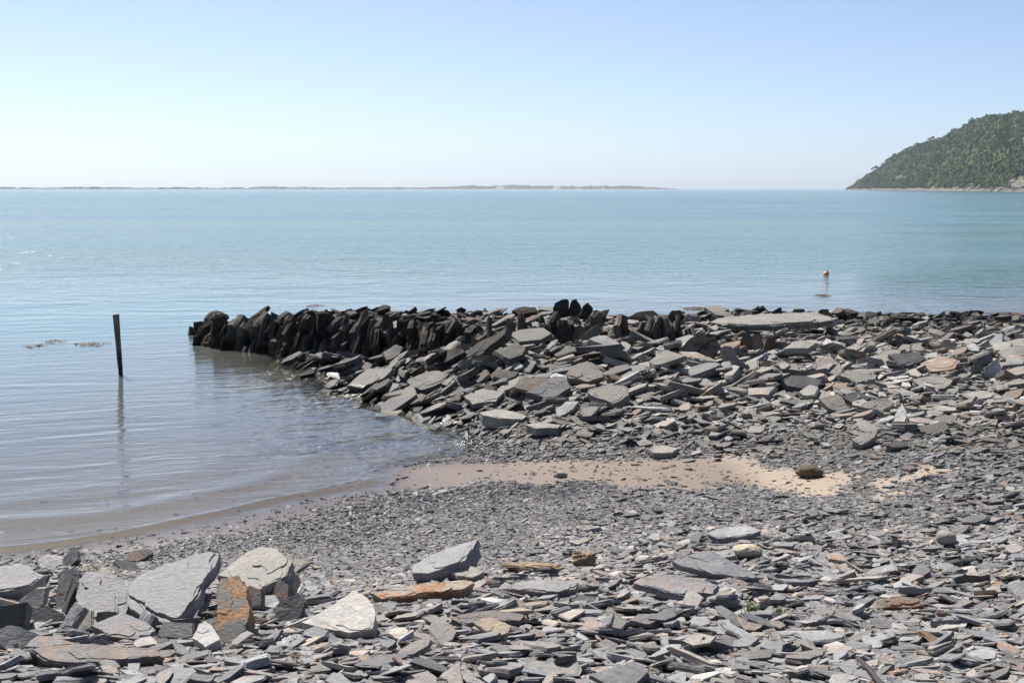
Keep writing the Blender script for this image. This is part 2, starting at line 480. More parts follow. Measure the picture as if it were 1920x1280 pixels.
# ------------------------------------------------------------------ height field that stones are laid on
HX0, HX1, HY0, HY1, HC = -9.5, 12.5, 3.6, 31.0, .025
hx = np.arange(HX0, HX1, HC) + HC / 2; hy = np.arange(HY0, HY1, HC) + HC / 2
cx = np.arange(HX0 - .2, HX1 + .2, .1); cy = np.arange(HY0 - .2, HY1 + .2, .1)
CX, CY = np.meshgrid(cx, cy); CZ = terrain(CX, CY)
def sample_grid(A, x0, y0, c, x, y):
    fx = np.clip((x - x0) / c, 0, A.shape[1] - 1.001); fy = np.clip((y - y0) / c, 0, A.shape[0] - 1.001)
    ix, iy = fx.astype(int), fy.astype(int); fx -= ix; fy -= iy
    return (A[iy, ix] * (1 - fx) + A[iy, ix + 1] * fx) * (1 - fy) + (A[iy + 1, ix] * (1 - fx) + A[iy + 1, ix + 1] * fx) * fy
def ground(x, y): return sample_grid(CZ, cx[0], cy[0], .1, np.asarray(x, float), np.asarray(y, float))
HXg, HYg = np.meshgrid(hx, hy)
H = ground(HXg.ravel(), HYg.ravel()).reshape(HXg.shape).astype(np.float64)
def hgt(x, y): return sample_grid(H, hx[0], hy[0], HC, np.asarray(x, float), np.asarray(y, float))

def lay(x, y, L, W, T, yaw, maxtilt=.6, jitter=.06, lean=(0, 0), pct=72, stamp=True):
    """set a slab down on what is there: returns z and normal"""
    r = .5 * max(L, W)
    i0, i1 = int((x - r - HX0) / HC), int((x + r - HX0) / HC) + 1
    j0, j1 = int((y - r - HY0) / HC), int((y + r - HY0) / HC) + 1
    i0, j0 = max(i0, 0), max(j0, 0); i1, j1 = min(i1, len(hx) - 1), min(j1, len(hy) - 1)
    if i1 <= i0 or j1 <= j0: return float(ground(x, y)), np.array([0, 0, 1.0])
    X = HXg[j0:j1 + 1, i0:i1 + 1] - x; Y = HYg[j0:j1 + 1, i0:i1 + 1] - y
    c, s = math.cos(yaw), math.sin(yaw)
    u, v = (X * c + Y * s) / (L * .46), (-X * s + Y * c) / (W * .46)
    mk = (u * u + v * v) <= 1
    if mk.sum() < 4: return float(hgt(x, y)), np.array([0, 0, 1.0])
    Z = H[j0:j1 + 1, i0:i1 + 1]
    xx, yy, zz = X[mk], Y[mk], Z[mk]
    A = np.c_[xx, yy, np.ones(len(xx))]
    try: a, b, z0 = np.linalg.solve(A.T @ A + 1e-6 * np.eye(3), A.T @ zz)
    except Exception: a, b, z0 = 0, 0, zz.mean()
    a += lean[0] + random.gauss(0, jitter); b += lean[1] + random.gauss(0, jitter)
    g = math.hypot(a, b)
    if g > maxtilt: a *= maxtilt / g; b *= maxtilt / g
    res = zz - (a * xx + b * yy)
    z0 = np.percentile(res, pct)
    if stamp:
        top = a * xx + b * yy + z0 + T * .9
        Z[mk] = np.maximum(zz, top)
    n = np.array([-a, -b, 1.0]); n /= np.linalg.norm(n)
    return float(z0), n

def basis(n, yaw):
    t = np.array([math.cos(yaw), math.sin(yaw), 0.0]); t -= n * t.dot(n); t /= np.linalg.norm(t)
    return np.stack([t, np.cross(n, t), n], 1)

class Bag:
    def __init__(s): s.V, s.F, s.T, s.n = [], [], [], 0
    def add(s, tpl, M, loc, tint, ctr=None):
        v, f = tpl
        if ctr is not None:
            o = (v - ctr) @ M.T; s.O = getattr(s, 'O', []); s.O.append(o / np.maximum(np.linalg.norm(o, axis=1), 1e-6)[:, None])
        s.V.append(v @ M.T + loc); s.F.append(f + s.n); s.T.append(np.tile(tint, (len(v), 1))); s.n += len(v)
    def build(s, name, parent, kind='stuff', label=None, mat=None):
        if not s.V: return None
        me = mesh_np(name, np.concatenate(s.V), np.concatenate(s.F), mat or MS)
        attr(me, 'tint', np.concatenate(s.T), 3)
        if hasattr(s, 'O'): attr(me, 'outward', np.concatenate(s.O), 3)
        o = obj(name, me, parent); o.color = (0, 0, 0, 1)
        return tag(o, label, kind=kind)

def single(name, k, M, loc, tint, parent):
    o = bpy.data.objects.new(name, TM_BIG[k % len(TM_BIG)])
    COL.objects.link(o)
    sc_ = np.linalg.norm(M, axis=0)
    q = Matrix((M / sc_).tolist()).to_quaternion()
    o.rotation_mode = 'QUATERNION'; o.rotation_quaternion = q
    o.location = loc; o.scale = sc_
    o.color = (*tint, 1)
    if parent: o.parent = parent
    return o

# ------------------------------------------------------------------ hero slabs: outline on a real plane, own thickness and cleavage layers
def jag_edge(p, amp, lvl):
    p = [np.array(q, float) for q in p]
    for l in range(lvl):
        q = []
        for i in range(len(p)):
            a, b = p[i], p[(i + 1) % len(p)]
            d = b - a; ln = np.hypot(*d)
            m = a + d * rng.uniform(.38, .62) + np.array([-d[1], d[0]]) * rng.uniform(-amp, amp)
            q += [a, m]
        p = q; amp *= .8
    return np.array(p)
def poly_area(p): return .5 * np.sum(p[:, 0] * np.roll(p[:, 1], -1) - np.roll(p[:, 0], -1) * p[:, 1])
def slab_mesh(name, P2, T, layers=4, laminae=3, jag=.05, taper=.05):
    """P2: outline in the slab plane (top face at z=0, body below)"""
    P2 = np.array(P2, float)
    if poly_area(P2) < 0: P2 = P2[::-1]
    top = jag_edge(P2, jag * 1.3, 4)
    n = len(top); c = top.mean(0); size = math.sqrt(abs(poly_area(P2)))
    verts, faces = [], []
    def ring(p, z): 
        i = len(verts); verts.extend([(q[0], q[1], zz) for q, zz in zip(p, np.broadcast_to(z, len(p)))]); return i
    prev = ring(top, rng.uniform(-.004, .004, n) * size * 2)
    faces.append(list(range(prev, prev + n)))
    zs = -np.sort(rng.uniform(.12, .9, layers - 1)) * T
    cur = 0.0
    sc_prev = 1.0
    def strip(a, b):
        for i in range(n):
            j = (i + 1) % n
            faces.append([a + j, a + i, b + i, b + j])
    for z in list(zs) + [-T]:
        s1 = 1 + rng.uniform(-taper, taper)
        amp = .012 * size
        dirn = (top - c); dirn /= np.maximum(np.linalg.norm(dirn, axis=1), 1e-6)[:, None]
        sm = np.convolve(np.r_[rng.normal(0, 1, n)] , np.ones(3) / 3, 'same')
        q = c + (top - c) * s1 + dirn * (sm * amp)[:, None]
        if z == -T: q = c + (top - c) * rng.uniform(.86, .97)
        # vertical face, then a small ledge
        b1 = ring(c + (top - c) * sc_prev + dirn * (rng.normal(0, .4, n) * amp)[:, None], z + .08 * T)
        strip(prev, b1); b2 = ring(q, z); strip(b1, b2)
        prev = b2; sc_prev = s1
    faces.append(list(range(prev + n - 1, prev - 1, -1)))
    # thin raised flakes left on the cleavage face
    for k in range(laminae):
        piv = top[rng.integers(n)]; s = rng.uniform(.35, .8)
        lo = piv + (P2 - piv) * s
        lo = c + (lo - c) * .965
        e = jag_edge(lo, .17, 4)
        h = (.004 + .0025 * k) * max(size, .25) / .3 * .8
        m = len(e)
        a = ring(e, -.004); b = ring(e.mean(0) + (e - e.mean(0)) * .985, h)
        for i in range(m): 
            j = (i + 1) % m
            faces.append([a + i, a + j, b + j, b + i])
        faces.append(list(range(b, b + m)))
    me = bpy.data.meshes.new(name)
    me.from_pydata([tuple(map(float, v)) for v in verts], [], faces)
    me.materials.append(MS)
    me.update()
    return me
def norm(v): v = np.array(v, float); return v / np.linalg.norm(v)
def hero(name, label, pts, anchor, normal, T, tint, cat='stone slab', stamp=True, layers=4, laminae=3, jag=.05, lift=0.0, parent=None, group=None):
    """pts: survey pixels of the visible face; anchor (px,row) of a point of that face standing on the ground (or (px,row,z))"""
    nrm = norm(normal)
    if len(anchor) == 3: z = anchor[2]; ax, ay = on_z(anchor[0], anchor[1], z)
    else:
        z = .5
        for _ in range(12):
            ax, ay = on_z(anchor[0], anchor[1], z); z = float(hgt(ax, ay)) * .7 + z * .3
    if nrm[2] > .8 and len(anchor) == 2: lift += .75 * T
    a = np.array([float(ax), float(ay), z + lift])
    C = np.array([0, 0, CAM_Z])
    W3 = []
    for px, row in pts:
        d = ray(px, row); t = (a - C).dot(nrm) / d.dot(nrm); W3.append(C + d * t)
    W3 = np.array(W3)
    t = norm(np.cross([0, 1, 0], nrm)) if abs(nrm[1]) < .95 else np.array([1.0, 0, 0])
    t = norm(t - nrm * t.dot(nrm)); b = np.cross(nrm, t)
    o3 = W3.mean(0)
    P2 = np.c_[(W3 - o3) @ t, (W3 - o3) @ b]
    me = slab_mesh(name, P2, T, layers, laminae, jag)
    o = obj(name, me, parent)
    o.rotation_mode = 'QUATERNION'
    o.rotation_quaternion = Matrix(np.stack([t, b, nrm], 1).tolist()).to_quaternion()
    o.location = o3
    o.color = (*tint, 1)
    if not parent: tag(o, label, cat, group, 'thing')
    if stamp:
        x0, x1 = W3[:, 0].min(), W3[:, 0].max(); y0, y1 = W3[:, 1].min(), W3[:, 1].max()
        # keep loose stones from being laid through the slab: raise the height field under it
        m = (HXg > x0) & (HXg < x1) & (HYg > y0 - .02) & (HYg < y1)
        if nrm[2] > .3:
            zp = a[2] - ((HXg - a[0]) * nrm[0] + (HYg - a[1]) * nrm[1]) / nrm[2]
            from_poly = np.zeros(HXg.shape, bool)
            jj, ii = np.where(m)
            if len(jj):
                X, Y = HXg[jj, ii], HYg[jj, ii]; ins = np.zeros(len(X), bool)
                for k in range(len(W3)):
                    xa, ya = W3[k, :2]; xb, yb = W3[(k + 1) % len(W3), :2]
                    ins ^= ((ya > Y) != (yb > Y)) & (X < (xb - xa) * (Y - ya) / (yb - ya + 1e-9) + xa)
                jj, ii = jj[ins], ii[ins]
                H[jj, ii] = np.maximum(H[jj, ii], zp[jj, ii])
                HERO[jj, ii] = True
    return o
HERO = np.zeros(H.shape, bool)
def hero_at(x, y):
    i = np.clip(((np.asarray(x) - HX0) / HC).astype(int), 0, len(hx) - 1); j = np.clip(((np.asarray(y) - HY0) / HC).astype(int), 0, len(hy) - 1)
    return HERO[j, i]

# ------------------------------------------------------------------ single slabs that stand out, each one a thing of its own
SL = 'stone slab'
G1, G2, G3 = (.60, .0, .05), (.95, .0, .1), (.30, .0, .1)
heroes = [
 # heap of big slabs in the near left corner
 ('slate_slab', 'largest pale slab with flaking face, propped up beside the orange-stained block', [(240, 1100), (262, 1078), (340, 1048), (358, 1040), (412, 1036), (398, 1068), (378, 1090), (372, 1120), (350, 1148), (325, 1172), (290, 1160), (243, 1140)], (300, 1174), (-.16, -.34, .93), .07, (.66, 0, .0), 5, .05),
 ('slate_slab', 'thick pale wedge-shaped slab standing above the orange-stained block', [(408, 1078), (450, 1042), (490, 1023), (520, 1028), (548, 1052), (538, 1078), (505, 1095), (465, 1116), (458, 1090)], (470, 1130), (-.22, -.28, .93), .17, (.30, 0, .05), 3, .04),
 ('slate_slab', 'small pointed slab sticking out behind the thick pale wedge', [(525, 1036), (580, 1054), (548, 1076), (522, 1066)], (545, 1078), (.1, -.35, .9), .03, (.26, 0, .1), 1, .05),
 ('stained_block', 'upright block with a bright orange rust-stained face among the big slabs', [(405, 1118), (414, 1084), (448, 1078), (462, 1105), (468, 1138), (462, 1168), (440, 1188), (404, 1182)], (430, 1190), (-.12, -.58, .80), .12, (.12, 0, 1.5), 1, .06),
 ('slate_slab', 'broad smooth pale slab leaning at the end of the long orange-edged stone', [(563, 1166), (600, 1148), (640, 1122), (665, 1105), (690, 1120), (704, 1150), (699, 1178), (655, 1186), (610, 1178)], (650, 1190), (-.12, -.30, .94), .075, (.92, 0, .05), 2, .04),
 ('slate_slab', 'dark thick slab cut off by the left edge under the pale flat slab', [(-60, 1140), (0, 1136), (52, 1128), (46, 1170), (22, 1204), (-60, 1212)], (0, 1212), (.2, -.85, .48), .2, (.02, .25, .1), 2, .05),
 ('slate_slab', 'pale flat slab resting at the left edge above the dark thick slab', [(-60, 1066), (0, 1060), (42, 1056), (84, 1078), (60, 1096), (0, 1108), (-60, 1112)], (20, 1130), (.05, -.35, .93), .09, (.62, 0, .1), 2, .05),
 ('slate_slab', 'dark slim slab standing on edge just left of the pale bumpy upright slab', [(104, 1128), (112, 1072), (136, 1066), (142, 1100), (122, 1152)], (115, 1160), (-.65, -.62, .42), .05, (.42, .1, .1), 1, .06),
 ('slate_slab', 'pale upright slab with bumpy face between the slim slab and the largest slab', [(142, 1095), (165, 1070), (205, 1066), (240, 1090), (236, 1150), (190, 1164), (150, 1142)], (190, 1168), (-.2, -.5, .84), .08, (.64, 0, .1), 4, .06),
 ('slate_slab', 'narrow slab tipped like a blade below the pale upright slab', [(104, 1184), (140, 1128), (158, 1138), (130, 1182)], (116, 1190), (-.55, -.66, .5), .04, (.62, 0, .0), 1, .05),
 ('slate_slab', 'grey slab lying flat below the largest pale slab', [(172, 1172), (228, 1148), (262, 1160), (292, 1180), (268, 1196), (200, 1190)], (230, 1196), (-.05, -.25, .96), .05, (.5, .0, .2), 2, .06),
 ('slate_slab', 'bright kite-shaped slab in the gap below the orange-stained block', [(360, 1196), (372, 1170), (385, 1164), (402, 1180), (412, 1198), (385, 1212)], (385, 1216), (-.2, -.35, .9), .05, (.94, 0, .1), 1, .05),
 ('slate_slab', 'long brown-grey slab near the bottom left corner', [(60, 1216), (140, 1206), (290, 1212), (300, 1228), (200, 1240), (90, 1236)], (180, 1244), (.0, -.2, .98), .06, (.40, .0, .3), 3, .05),
 # middle of the foreground
 ('leaning_slab', 'thick dark-fronted slab tilted up to the right on the gravel edge', [(772, 1062), (806, 1040), (850, 1024), (896, 1010), (886, 1030), (872, 1050), (840, 1062), (802, 1074), (774, 1074)], (775, 1084), (-.26, -.16, .95), .13, (.56, 0, .05), 3, .04),
 ('long_slab', 'long narrow slab with a bright orange front edge', [(693, 1110), (745, 1100), (820, 1092), (872, 1086), (890, 1092), (868, 1104), (780, 1114), (716, 1122)], (720, 1126), (-.05, -.30, .95), .055, (.86, 0, .95), 2, .04),
 ('slate_slab', 'small rounded slab lying under the tilted dark-fronted slab', [(843, 1070), (862, 1060), (890, 1062), (906, 1072), (885, 1082), (856, 1080)], (880, 1084), (-.1, -.3, .95), .045, (.28, 0, .1), 1, .06),
 ('slate_slab', 'large triangular blue-grey slab lying on a broad pale slab', [(1260, 1050), (1292, 1038), (1326, 1030), (1372, 1052), (1421, 1080), (1408, 1086), (1340, 1076), (1275, 1060)], (1340, 1080), (.06, -.30, .95), .04, (.52, 0, .0), 3, .03),
 ('slate_slab', 'broad pale slab half under the triangular blue-grey slab', [(1188, 1092), (1204, 1080), (1262, 1077), (1316, 1084), (1346, 1097), (1336, 1112), (1296, 1106), (1284, 1116), (1236, 1106)], (1290, 1120), (.03, -.10, .99), .035, (.54, 0, .3), 3, .09),
 ('slate_slab', 'flat light grey slab lying alone where gravel meets slates, right of centre', [(1325, 999), (1345, 990), (1400, 985), (1428, 994), (1388, 1006), (1345, 1009)], (1370, 1010), (.0, -.1, .99), .04, (.62, 0, .0), 2, .05),
 ('slate_slab', 'wide bowed dark slab in the middle foreground', [(846, 1160), (880, 1148), (930, 1143), (984, 1152), (975, 1163), (915, 1166), (870, 1170)], (915, 1172), (.05, -.22, .97), .03, (.44, 0, .2), 2, .04),
 ('slate_slab', 'tan leaf-shaped slab in front of the wide bowed dark slab', [(888, 1166), (918, 1156), (958, 1172), (952, 1186), (930, 1194), (905, 1180)], (930, 1196), (-.1, -.45, .88), .03, (.86, 0, .2), 1, .05),
 ('slate_slab', 'thick split slab with dark layered front behind the orange-edged stone', [(952, 1104), (975, 1088), (1030, 1086), (1086, 1092), (1078, 1104), (1020, 1110)], (1020, 1112), (.0, -.25, .97), .05, (.58, .0, .1), 3, .05),
 ('slate_slab', 'dark slab standing on edge near the right end of the slates', [(1790, 1082), (1812, 1077), (1856, 1076), (1858, 1088), (1792, 1096)], (1820, 1097), (.0, -.85, .5), .04, (.02, .2, .3), 1, .05),
 ('slate_slab', 'wide brown-edged slab low in the right foreground', [(1643, 1122), (1690, 1119), (1728, 1121), (1734, 1132), (1700, 1138), (1645, 1140)], (1690, 1141), (.0, -.6, .8), .05, (.86, 0, .6), 2, .05),
 # gravel and foot of the bank
 ('slate_slab', 'lone pale block on the gravel below the bank on the right', [(1598, 824), (1618, 812), (1646, 806), (1640, 820), (1614, 834)], (1616, 836), (-.15, -.5, .85), .14, (.28, 0, .15), 2, .05),
 ('slate_slab', 'small dark slab on the gravel right of the lone pale block', [(1664, 832), (1680, 826), (1704, 828), (1700, 836), (1672, 838)], (1684, 840), (.1, -.5, .85), .10, (.4, .2, .0), 1, .05),
 ('slate_slab', 'large flat slab with a dark front at the waterside foot of the bank', [(900, 772), (930, 767), (962, 771), (988, 779), (978, 786), (935, 784), (906, 778)], (935, 790), (.03, -.12, .99), .14, (.28, 0, .0), 2, .05),
 ('slate_slab', 'flat pale slab just below the large dark-fronted slab', [(984, 796), (1012, 791), (1052, 796), (1046, 802), (1004, 803)], (1015, 808), (.0, -.1, .99), .09, (.24, 0, .1), 1, .05),
 ('slate_slab', 'white triangular slab standing on its end at the foot of the bank', [(1676, 790), (1682, 770), (1691, 756), (1699, 772), (1696, 790)], (1686, 794), (-.25, -.5, .83), .06, (.94, 0, .1), 1, .05),
 ('slate_slab', 'flat slab lying by itself at the far rim of the sand', [(1216, 842), (1240, 834), (1272, 840), (1262, 848), (1228, 849)], (1244, 850), (.0, -.2, .98), .07, (.3, 0, .1), 1, .05),
]
def run_heroes(rows):
    for nm, lb, pts, an, nr, T, tint, lam, jg in rows:
        hero(nm, lb, pts, an, nr, T, tint, group='large loose slabs of slate' if nm == 'slate_slab' else None, laminae=lam, jag=jg, lift=.045 if an[1] > 960 else .03)
run_heroes(heroes)

# ------------------------------------------------------------------ broken slabs jammed into the heap of big ones
heap = []
for px, row, L_, tilt, az in [(15, 1172, .24, 50, 200), (60, 1150, .26, 62, 170), (84, 1178, .20, 48, 215), (70, 1110, .22, 55, 150), (95, 1062, .2, 40, 190), (160, 1186, .2, 52, 160), (205, 1178, .18, 58, 220), (236, 1068, .22, 38, 170),
                              (140, 1058, .2, 50, 200), (350, 1186, .16, 55, 230), (388, 1150, .2, 64, 140), (395, 1184, .15, 60, 180), (332, 1196, .18, 40, 190), (484, 1142, .2, 58, 150), (505, 1128, .22, 45, 200), (530, 1134, .2, 62, 170), (552, 1118, .18, 40, 140), (478, 1172, .15, 50, 210),
                              (545, 1160, .18, 46, 190), (30, 1216, .2, 44, 210), (280, 1190, .2, 48, 160), (440, 1204, .16, 40, 180), (262, 1050, .2, 30, 200), (-30, 1190, .3, 50, 190), (10, 1110, .2, 55, 200)]:
    z = .6
    for _ in range(12):
        x, y = on_z(px, row, z); z = float(ground(x, y)) * .7 + z * .3
    x, y = float(x), float(y)
    ta, aa = R(tilt), R(az + random.uniform(-25, 25) + 70)
    n_ = norm([math.sin(ta) * math.cos(aa), math.sin(ta) * math.sin(aa), math.cos(ta)])
    L_ *= random.uniform(.9, 1.25); W_ = L_ * random.uniform(.5, .85); T_ = L_ * random.uniform(.12, .26)
    M = basis(n_, random.uniform(0, 6.28)) * np.array([L_, W_, T_])
    heap.append((random.randrange(26), M, np.array([x, y, z + .25 * W_ * math.sin(ta)]), (random.choice([.42, .5, .62, .3, .7, .94, .1]), random.uniform(0, .35), random.choice([0, 0, 0, .5]))))
for k, M, loc, tint in heap: single('stone', k, M, loc, tint, beach)

# ------------------------------------------------------------------ jetty, bank
jetty = tag(empty('jetty', (-1, 22.5, 0)), 'ruined dry-stone jetty of dark upright slates running out into the water', 'jetty')
bank = tag(empty('rubble_bank', (3, 19, 0)), 'sloping bank of tumbled grey slate rubble spilling down from the jetty', 'rubble bank')
def child(o, p):
    o.parent = p; o.matrix_parent_inverse = Matrix.Translation(-Vector(p.location)); return o

bank_slabs = [
 # (pts, anchor, normal, T, tint, parent)
 ([(1328, 604), (1370, 592), (1440, 588), (1530, 585), (1562, 595), (1545, 603), (1480, 608), (1400, 611), (1350, 608)], (1440, 606, .60), (.0, -.04, 1), .15, (.2, .05, .05), bank),
 ([(1350, 656), (1358, 648), (1372, 650), (1381, 666), (1377, 691), (1351, 691)], (1364, 694), (-.2, -.92, .35), .2, (.2, 0, .2), bank),
 ([(1062, 700), (1084, 681), (1100, 677), (1124, 690), (1131, 706), (1102, 716), (1066, 709)], (1096, 718), (-.12, -.55, .8), .22, (.22, 0, .25), bank),
 ([(1102, 735), (1130, 722), (1174, 724), (1179, 740), (1148, 757), (1118, 746)], (1140, 758), (-.1, -.45, .88), .2, (.2, 0, .1), bank),
 ([(1272, 656), (1300, 631), (1340, 626), (1352, 650), (1332, 673), (1284, 671)], (1310, 676), (.15, -.75, .6), .25, (.02, .7, .0), bank),
 ([(1530, 674), (1556, 667), (1582, 690), (1571, 706), (1540, 702)], (1555, 708), (-.1, -.6, .8), .2, (.9, 0, .35), bank),
 ([(1574, 704), (1600, 692), (1638, 693), (1642, 710), (1606, 718)], (1606, 720), (.0, -.45, .9), .14, (.26, 0, .0), bank),
 ([(1624, 674), (1658, 657), (1692, 655), (1673, 686), (1640, 688)], (1650, 690), (-.1, -.4, .9), .12, (.3, 0, .05), bank),
 ([(1666, 664), (1720, 660), (1737, 672), (1702, 686), (1680, 680)], (1702, 690), (.2, -.5, .84), .16, (.42, .1, .0), bank),
 ([(1464, 713), (1500, 703), (1541, 712), (1520, 731), (1476, 723)], (1504, 733), (.15, -.5, .85), .14, (.42, .1, .0), bank),
 ([(1535, 746), (1570, 738), (1592, 765), (1576, 773), (1552, 764)], (1570, 776), (-.2, -.6, .8), .16, (.2, 0, .1), bank),
 ([(1578, 743), (1610, 733), (1634, 745), (1600, 757)], (1600, 760), (.2, -.5, .84), .16, (.42, .1, .0), bank),
 ([(1615, 757), (1660, 745), (1677, 755), (1650, 773), (1622, 770)], (1645, 775), (.1, -.5, .85), .14, (.28, 0, .0), bank),
 ([(652, 722), (690, 690), (736, 690), (720, 708), (680, 727)], (675, 729), (-.25, -.5, .82), .16, (.22, 0, .05), bank),
 ([(762, 714), (800, 696), (842, 700), (830, 716), (790, 731)], (795, 733), (-.15, -.45, .88), .2, (.14, .1, .05), bank),
 ([(855, 675), (900, 640), (952, 612), (946, 628), (905, 662), (866, 686)], (862, 690), (-.5, -.55, .65), .16, (.02, .5, .1), bank),
 ([(985, 735), (1030, 708), (1062, 706), (1070, 725), (1040, 745)], (1025, 748), (-.1, -.5, .86), .16, (.42, 0, .05), bank),
 ([(870, 742), (905, 728), (945, 735), (930, 752), (885, 758)], (905, 762), (-.1, -.4, .9), .14, (.24, 0, .05), bank),
 ([(1712, 712), (1750, 704), (1786, 712), (1770, 728), (1728, 726)], (1750, 732), (-.05, -.4, .9), .12, (.3, 0, .05), bank),
 ([(1845, 690), (1868, 672), (1876, 684), (1872, 708), (1850, 708)], (1860, 710), (-.3, -.85, .4), .1, (.94, 0, .05), bank),
 ([(1725, 682), (1760, 668), (1800, 676), (1790, 690), (1745, 696)], (1765, 698), (-.05, -.35, .92), .13, (.88, 0, .5), bank),
 ([(1870, 660), (1900, 648), (1935, 650), (1930, 672), (1890, 676)], (1900, 678), (-.05, -.4, .9), .12, (.32, 0, .05), bank),
 # stones set on edge along the buried face
 ([(1386, 658), (1392, 628), (1404, 622), (1412, 640), (1408, 658)], (1398, 662), (-.3, -.9, .3), .22, (.1, .6, .9), bank),
 ([(1408, 660), (1412, 630), (1424, 624), (1432, 645), (1428, 660)], (1418, 663), (-.2, -.92, .3), .22, (.16, .3, .8), bank),
 ([(1432, 656), (1438, 634), (1452, 628), (1456, 652)], (1444, 660), (.1, -.95, .25), .2, (.02, .6, .9), bank),
 ([(1070, 640), (1074, 615), (1088, 607), (1102, 625), (1098, 645)], (1084, 648), (-.2, -.9, .35), .2, (.1, .4, 1.0), jetty),
 ([(1040, 640), (1046, 612), (1062, 606), (1070, 630), (1064, 648)], (1054, 650), (-.2, -.9, .35), .2, (.02, .9, .2), jetty),
 ([(1008, 642), (1016, 618), (1034, 614), (1040, 640)], (1024, 648), (-.2, -.9, .35), .2, (.02, .9, .2), jetty),
 # stones standing up on the crest
 ([(1034, 590), (1040, 569), (1052, 562), (1064, 561), (1067, 588)], (1050, 592, .72), (-.2, -.9, .38), .22, (.05, .9, .5), jetty),
 ([(1066, 588), (1072, 563), (1081, 560), (1089, 573), (1086, 590)], (1076, 592, .72), (-.1, -.9, .38), .22, (.05, .9, .4), jetty),
 ([(1088, 590), (1094, 573), (1103, 567), (1112, 578), (1110, 594)], (1100, 596, .70), (.2, -.9, .38), .2, (.05, .9, .2), jetty),
 ([(1112, 592), (1132, 581), (1143, 579), (1138, 590), (1124, 598)], (1124, 600, .68), (.2, -.6, .75), .14, (.05, .8, .0), jetty),
 ([(960, 582), (978, 575), (1004, 576), (1006, 584), (975, 590)], (980, 594, .70), (.0, -.5, .85), .16, (.05, .9, .3), jetty),
 ([(1178, 596), (1200, 584), (1225, 582), (1240, 592), (1230, 598)], (1205, 600, .64), (.0, -.7, .7), .2, (.02, .9, .2), jetty),
 ([(1250, 594), (1260, 582), (1276, 581), (1284, 592), (1275, 598)], (1265, 598, .62), (.1, -.8, .6), .2, (.02, .9, .1), jetty),
 ([(1532, 588), (1538, 580), (1552, 579), (1558, 588), (1550, 596)], (1545, 598, .4), (.1, -.8, .6), .2, (.02, .9, .1), bank),
]
for pts, an, nr, T, tint, par in bank_slabs:
    if nr[2] > .78: T *= .65
    o = hero('stone', None, pts, an, nr, T, tint, laminae=2, jag=.06, parent=None, lift=.06 if len(an) == 2 else .0)
    for k in ('label', 'category', 'kind'):
        if k in o: del o[k]
    child(o, par)

# ---- wall of upright slabs, both courses
wall_count = 0
def upright(x, y, zb, hgt_, wid, thk, tan, lean, tint, par):
    global wall_count
    up = norm([tan[0] * lean, tan[1] * lean, 1.0]) 
    face = norm([tan[1], -tan[0], random.uniform(-.15, .25)])
    e_x = up
    e_z = norm(np.array([tan[0], tan[1], 0]) - e_x * np.dot(e_x, [tan[0], tan[1], 0]))
    ang = random.uniform(-.5, .5)
    e_y = np.cross(e_z, e_x)
    e_z, e_y = norm(e_z * math.cos(ang) + e_y * math.sin(ang)), None
    e_y = np.cross(e_z, e_x)
    M = np.stack([e_x * hgt_, e_y * wid, e_z * thk], 1)
    loc = np.array([x, y, zb]) + e_x * hgt_ * .5 - e_z * thk * .5
    k = random.randrange(len(TM_BIG))
    child(single('stone', k, M, loc, tint, None), par); wall_count += 1
_, WLEN = wall_at(0)
s = 0.0
while s < WLEN * .74:
    t = s / WLEN
    p, _ = wall_at(t); p2, _ = wall_at(min(1, t + .01))
    tan = norm((p2 - p)[:2]); out = np.array([tan[1], -tan[0]])
    top = p[2] - .08
    gz = float(ground(p[0] + out[0] * .25, p[1] + out[1] * .25))
    thk = random.choice([.06, .075, .09, .11, .13, .18]) * random.uniform(.85, 1.15)
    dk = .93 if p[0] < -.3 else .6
    for course in range(2):
        hh = random.uniform(.34, .66) if course == 0 else random.uniform(.30, .66) * (.8 + .3 * top)
        zb = max(gz, -.25) - .10 + random.uniform(-.04, .06) if course == 0 else top - hh + random.uniform(-.16, .12)
        off = random.uniform(-.02, .10) - (.10 if course else 0)
        if course == 0 and gz > .55: continue
        q = p[:2] + out * off + tan * random.uniform(-.05, .05)
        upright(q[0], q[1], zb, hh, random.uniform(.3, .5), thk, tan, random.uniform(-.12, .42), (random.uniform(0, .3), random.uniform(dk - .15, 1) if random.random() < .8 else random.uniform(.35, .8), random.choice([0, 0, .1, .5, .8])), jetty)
    s += thk * random.uniform(.75, 1.05)
# tip of the jetty: low tumbled blocks at the water
for px, row, z, h_, w_, t_ in ((362, 628, .0, .3, .3, .16), (380, 640, .02, .34, .4, .22), (396, 622, .05, .5, .4, .22), (412, 640, 0, .55, .4, .2), (402, 604, .3, .36, .5, .24), (424, 630, .05, .6, .4, .18), (376, 626, .0, .28, .4, .2)):
    x, y = on_z(px, row, z)
    upright(float(x), float(y) + .1, z - .12, h_, w_, t_, norm([.8, -.6]), random.uniform(-.3, .5), (random.uniform(0, .3), random.uniform(.85, 1), random.choice([0, .4])), jetty)

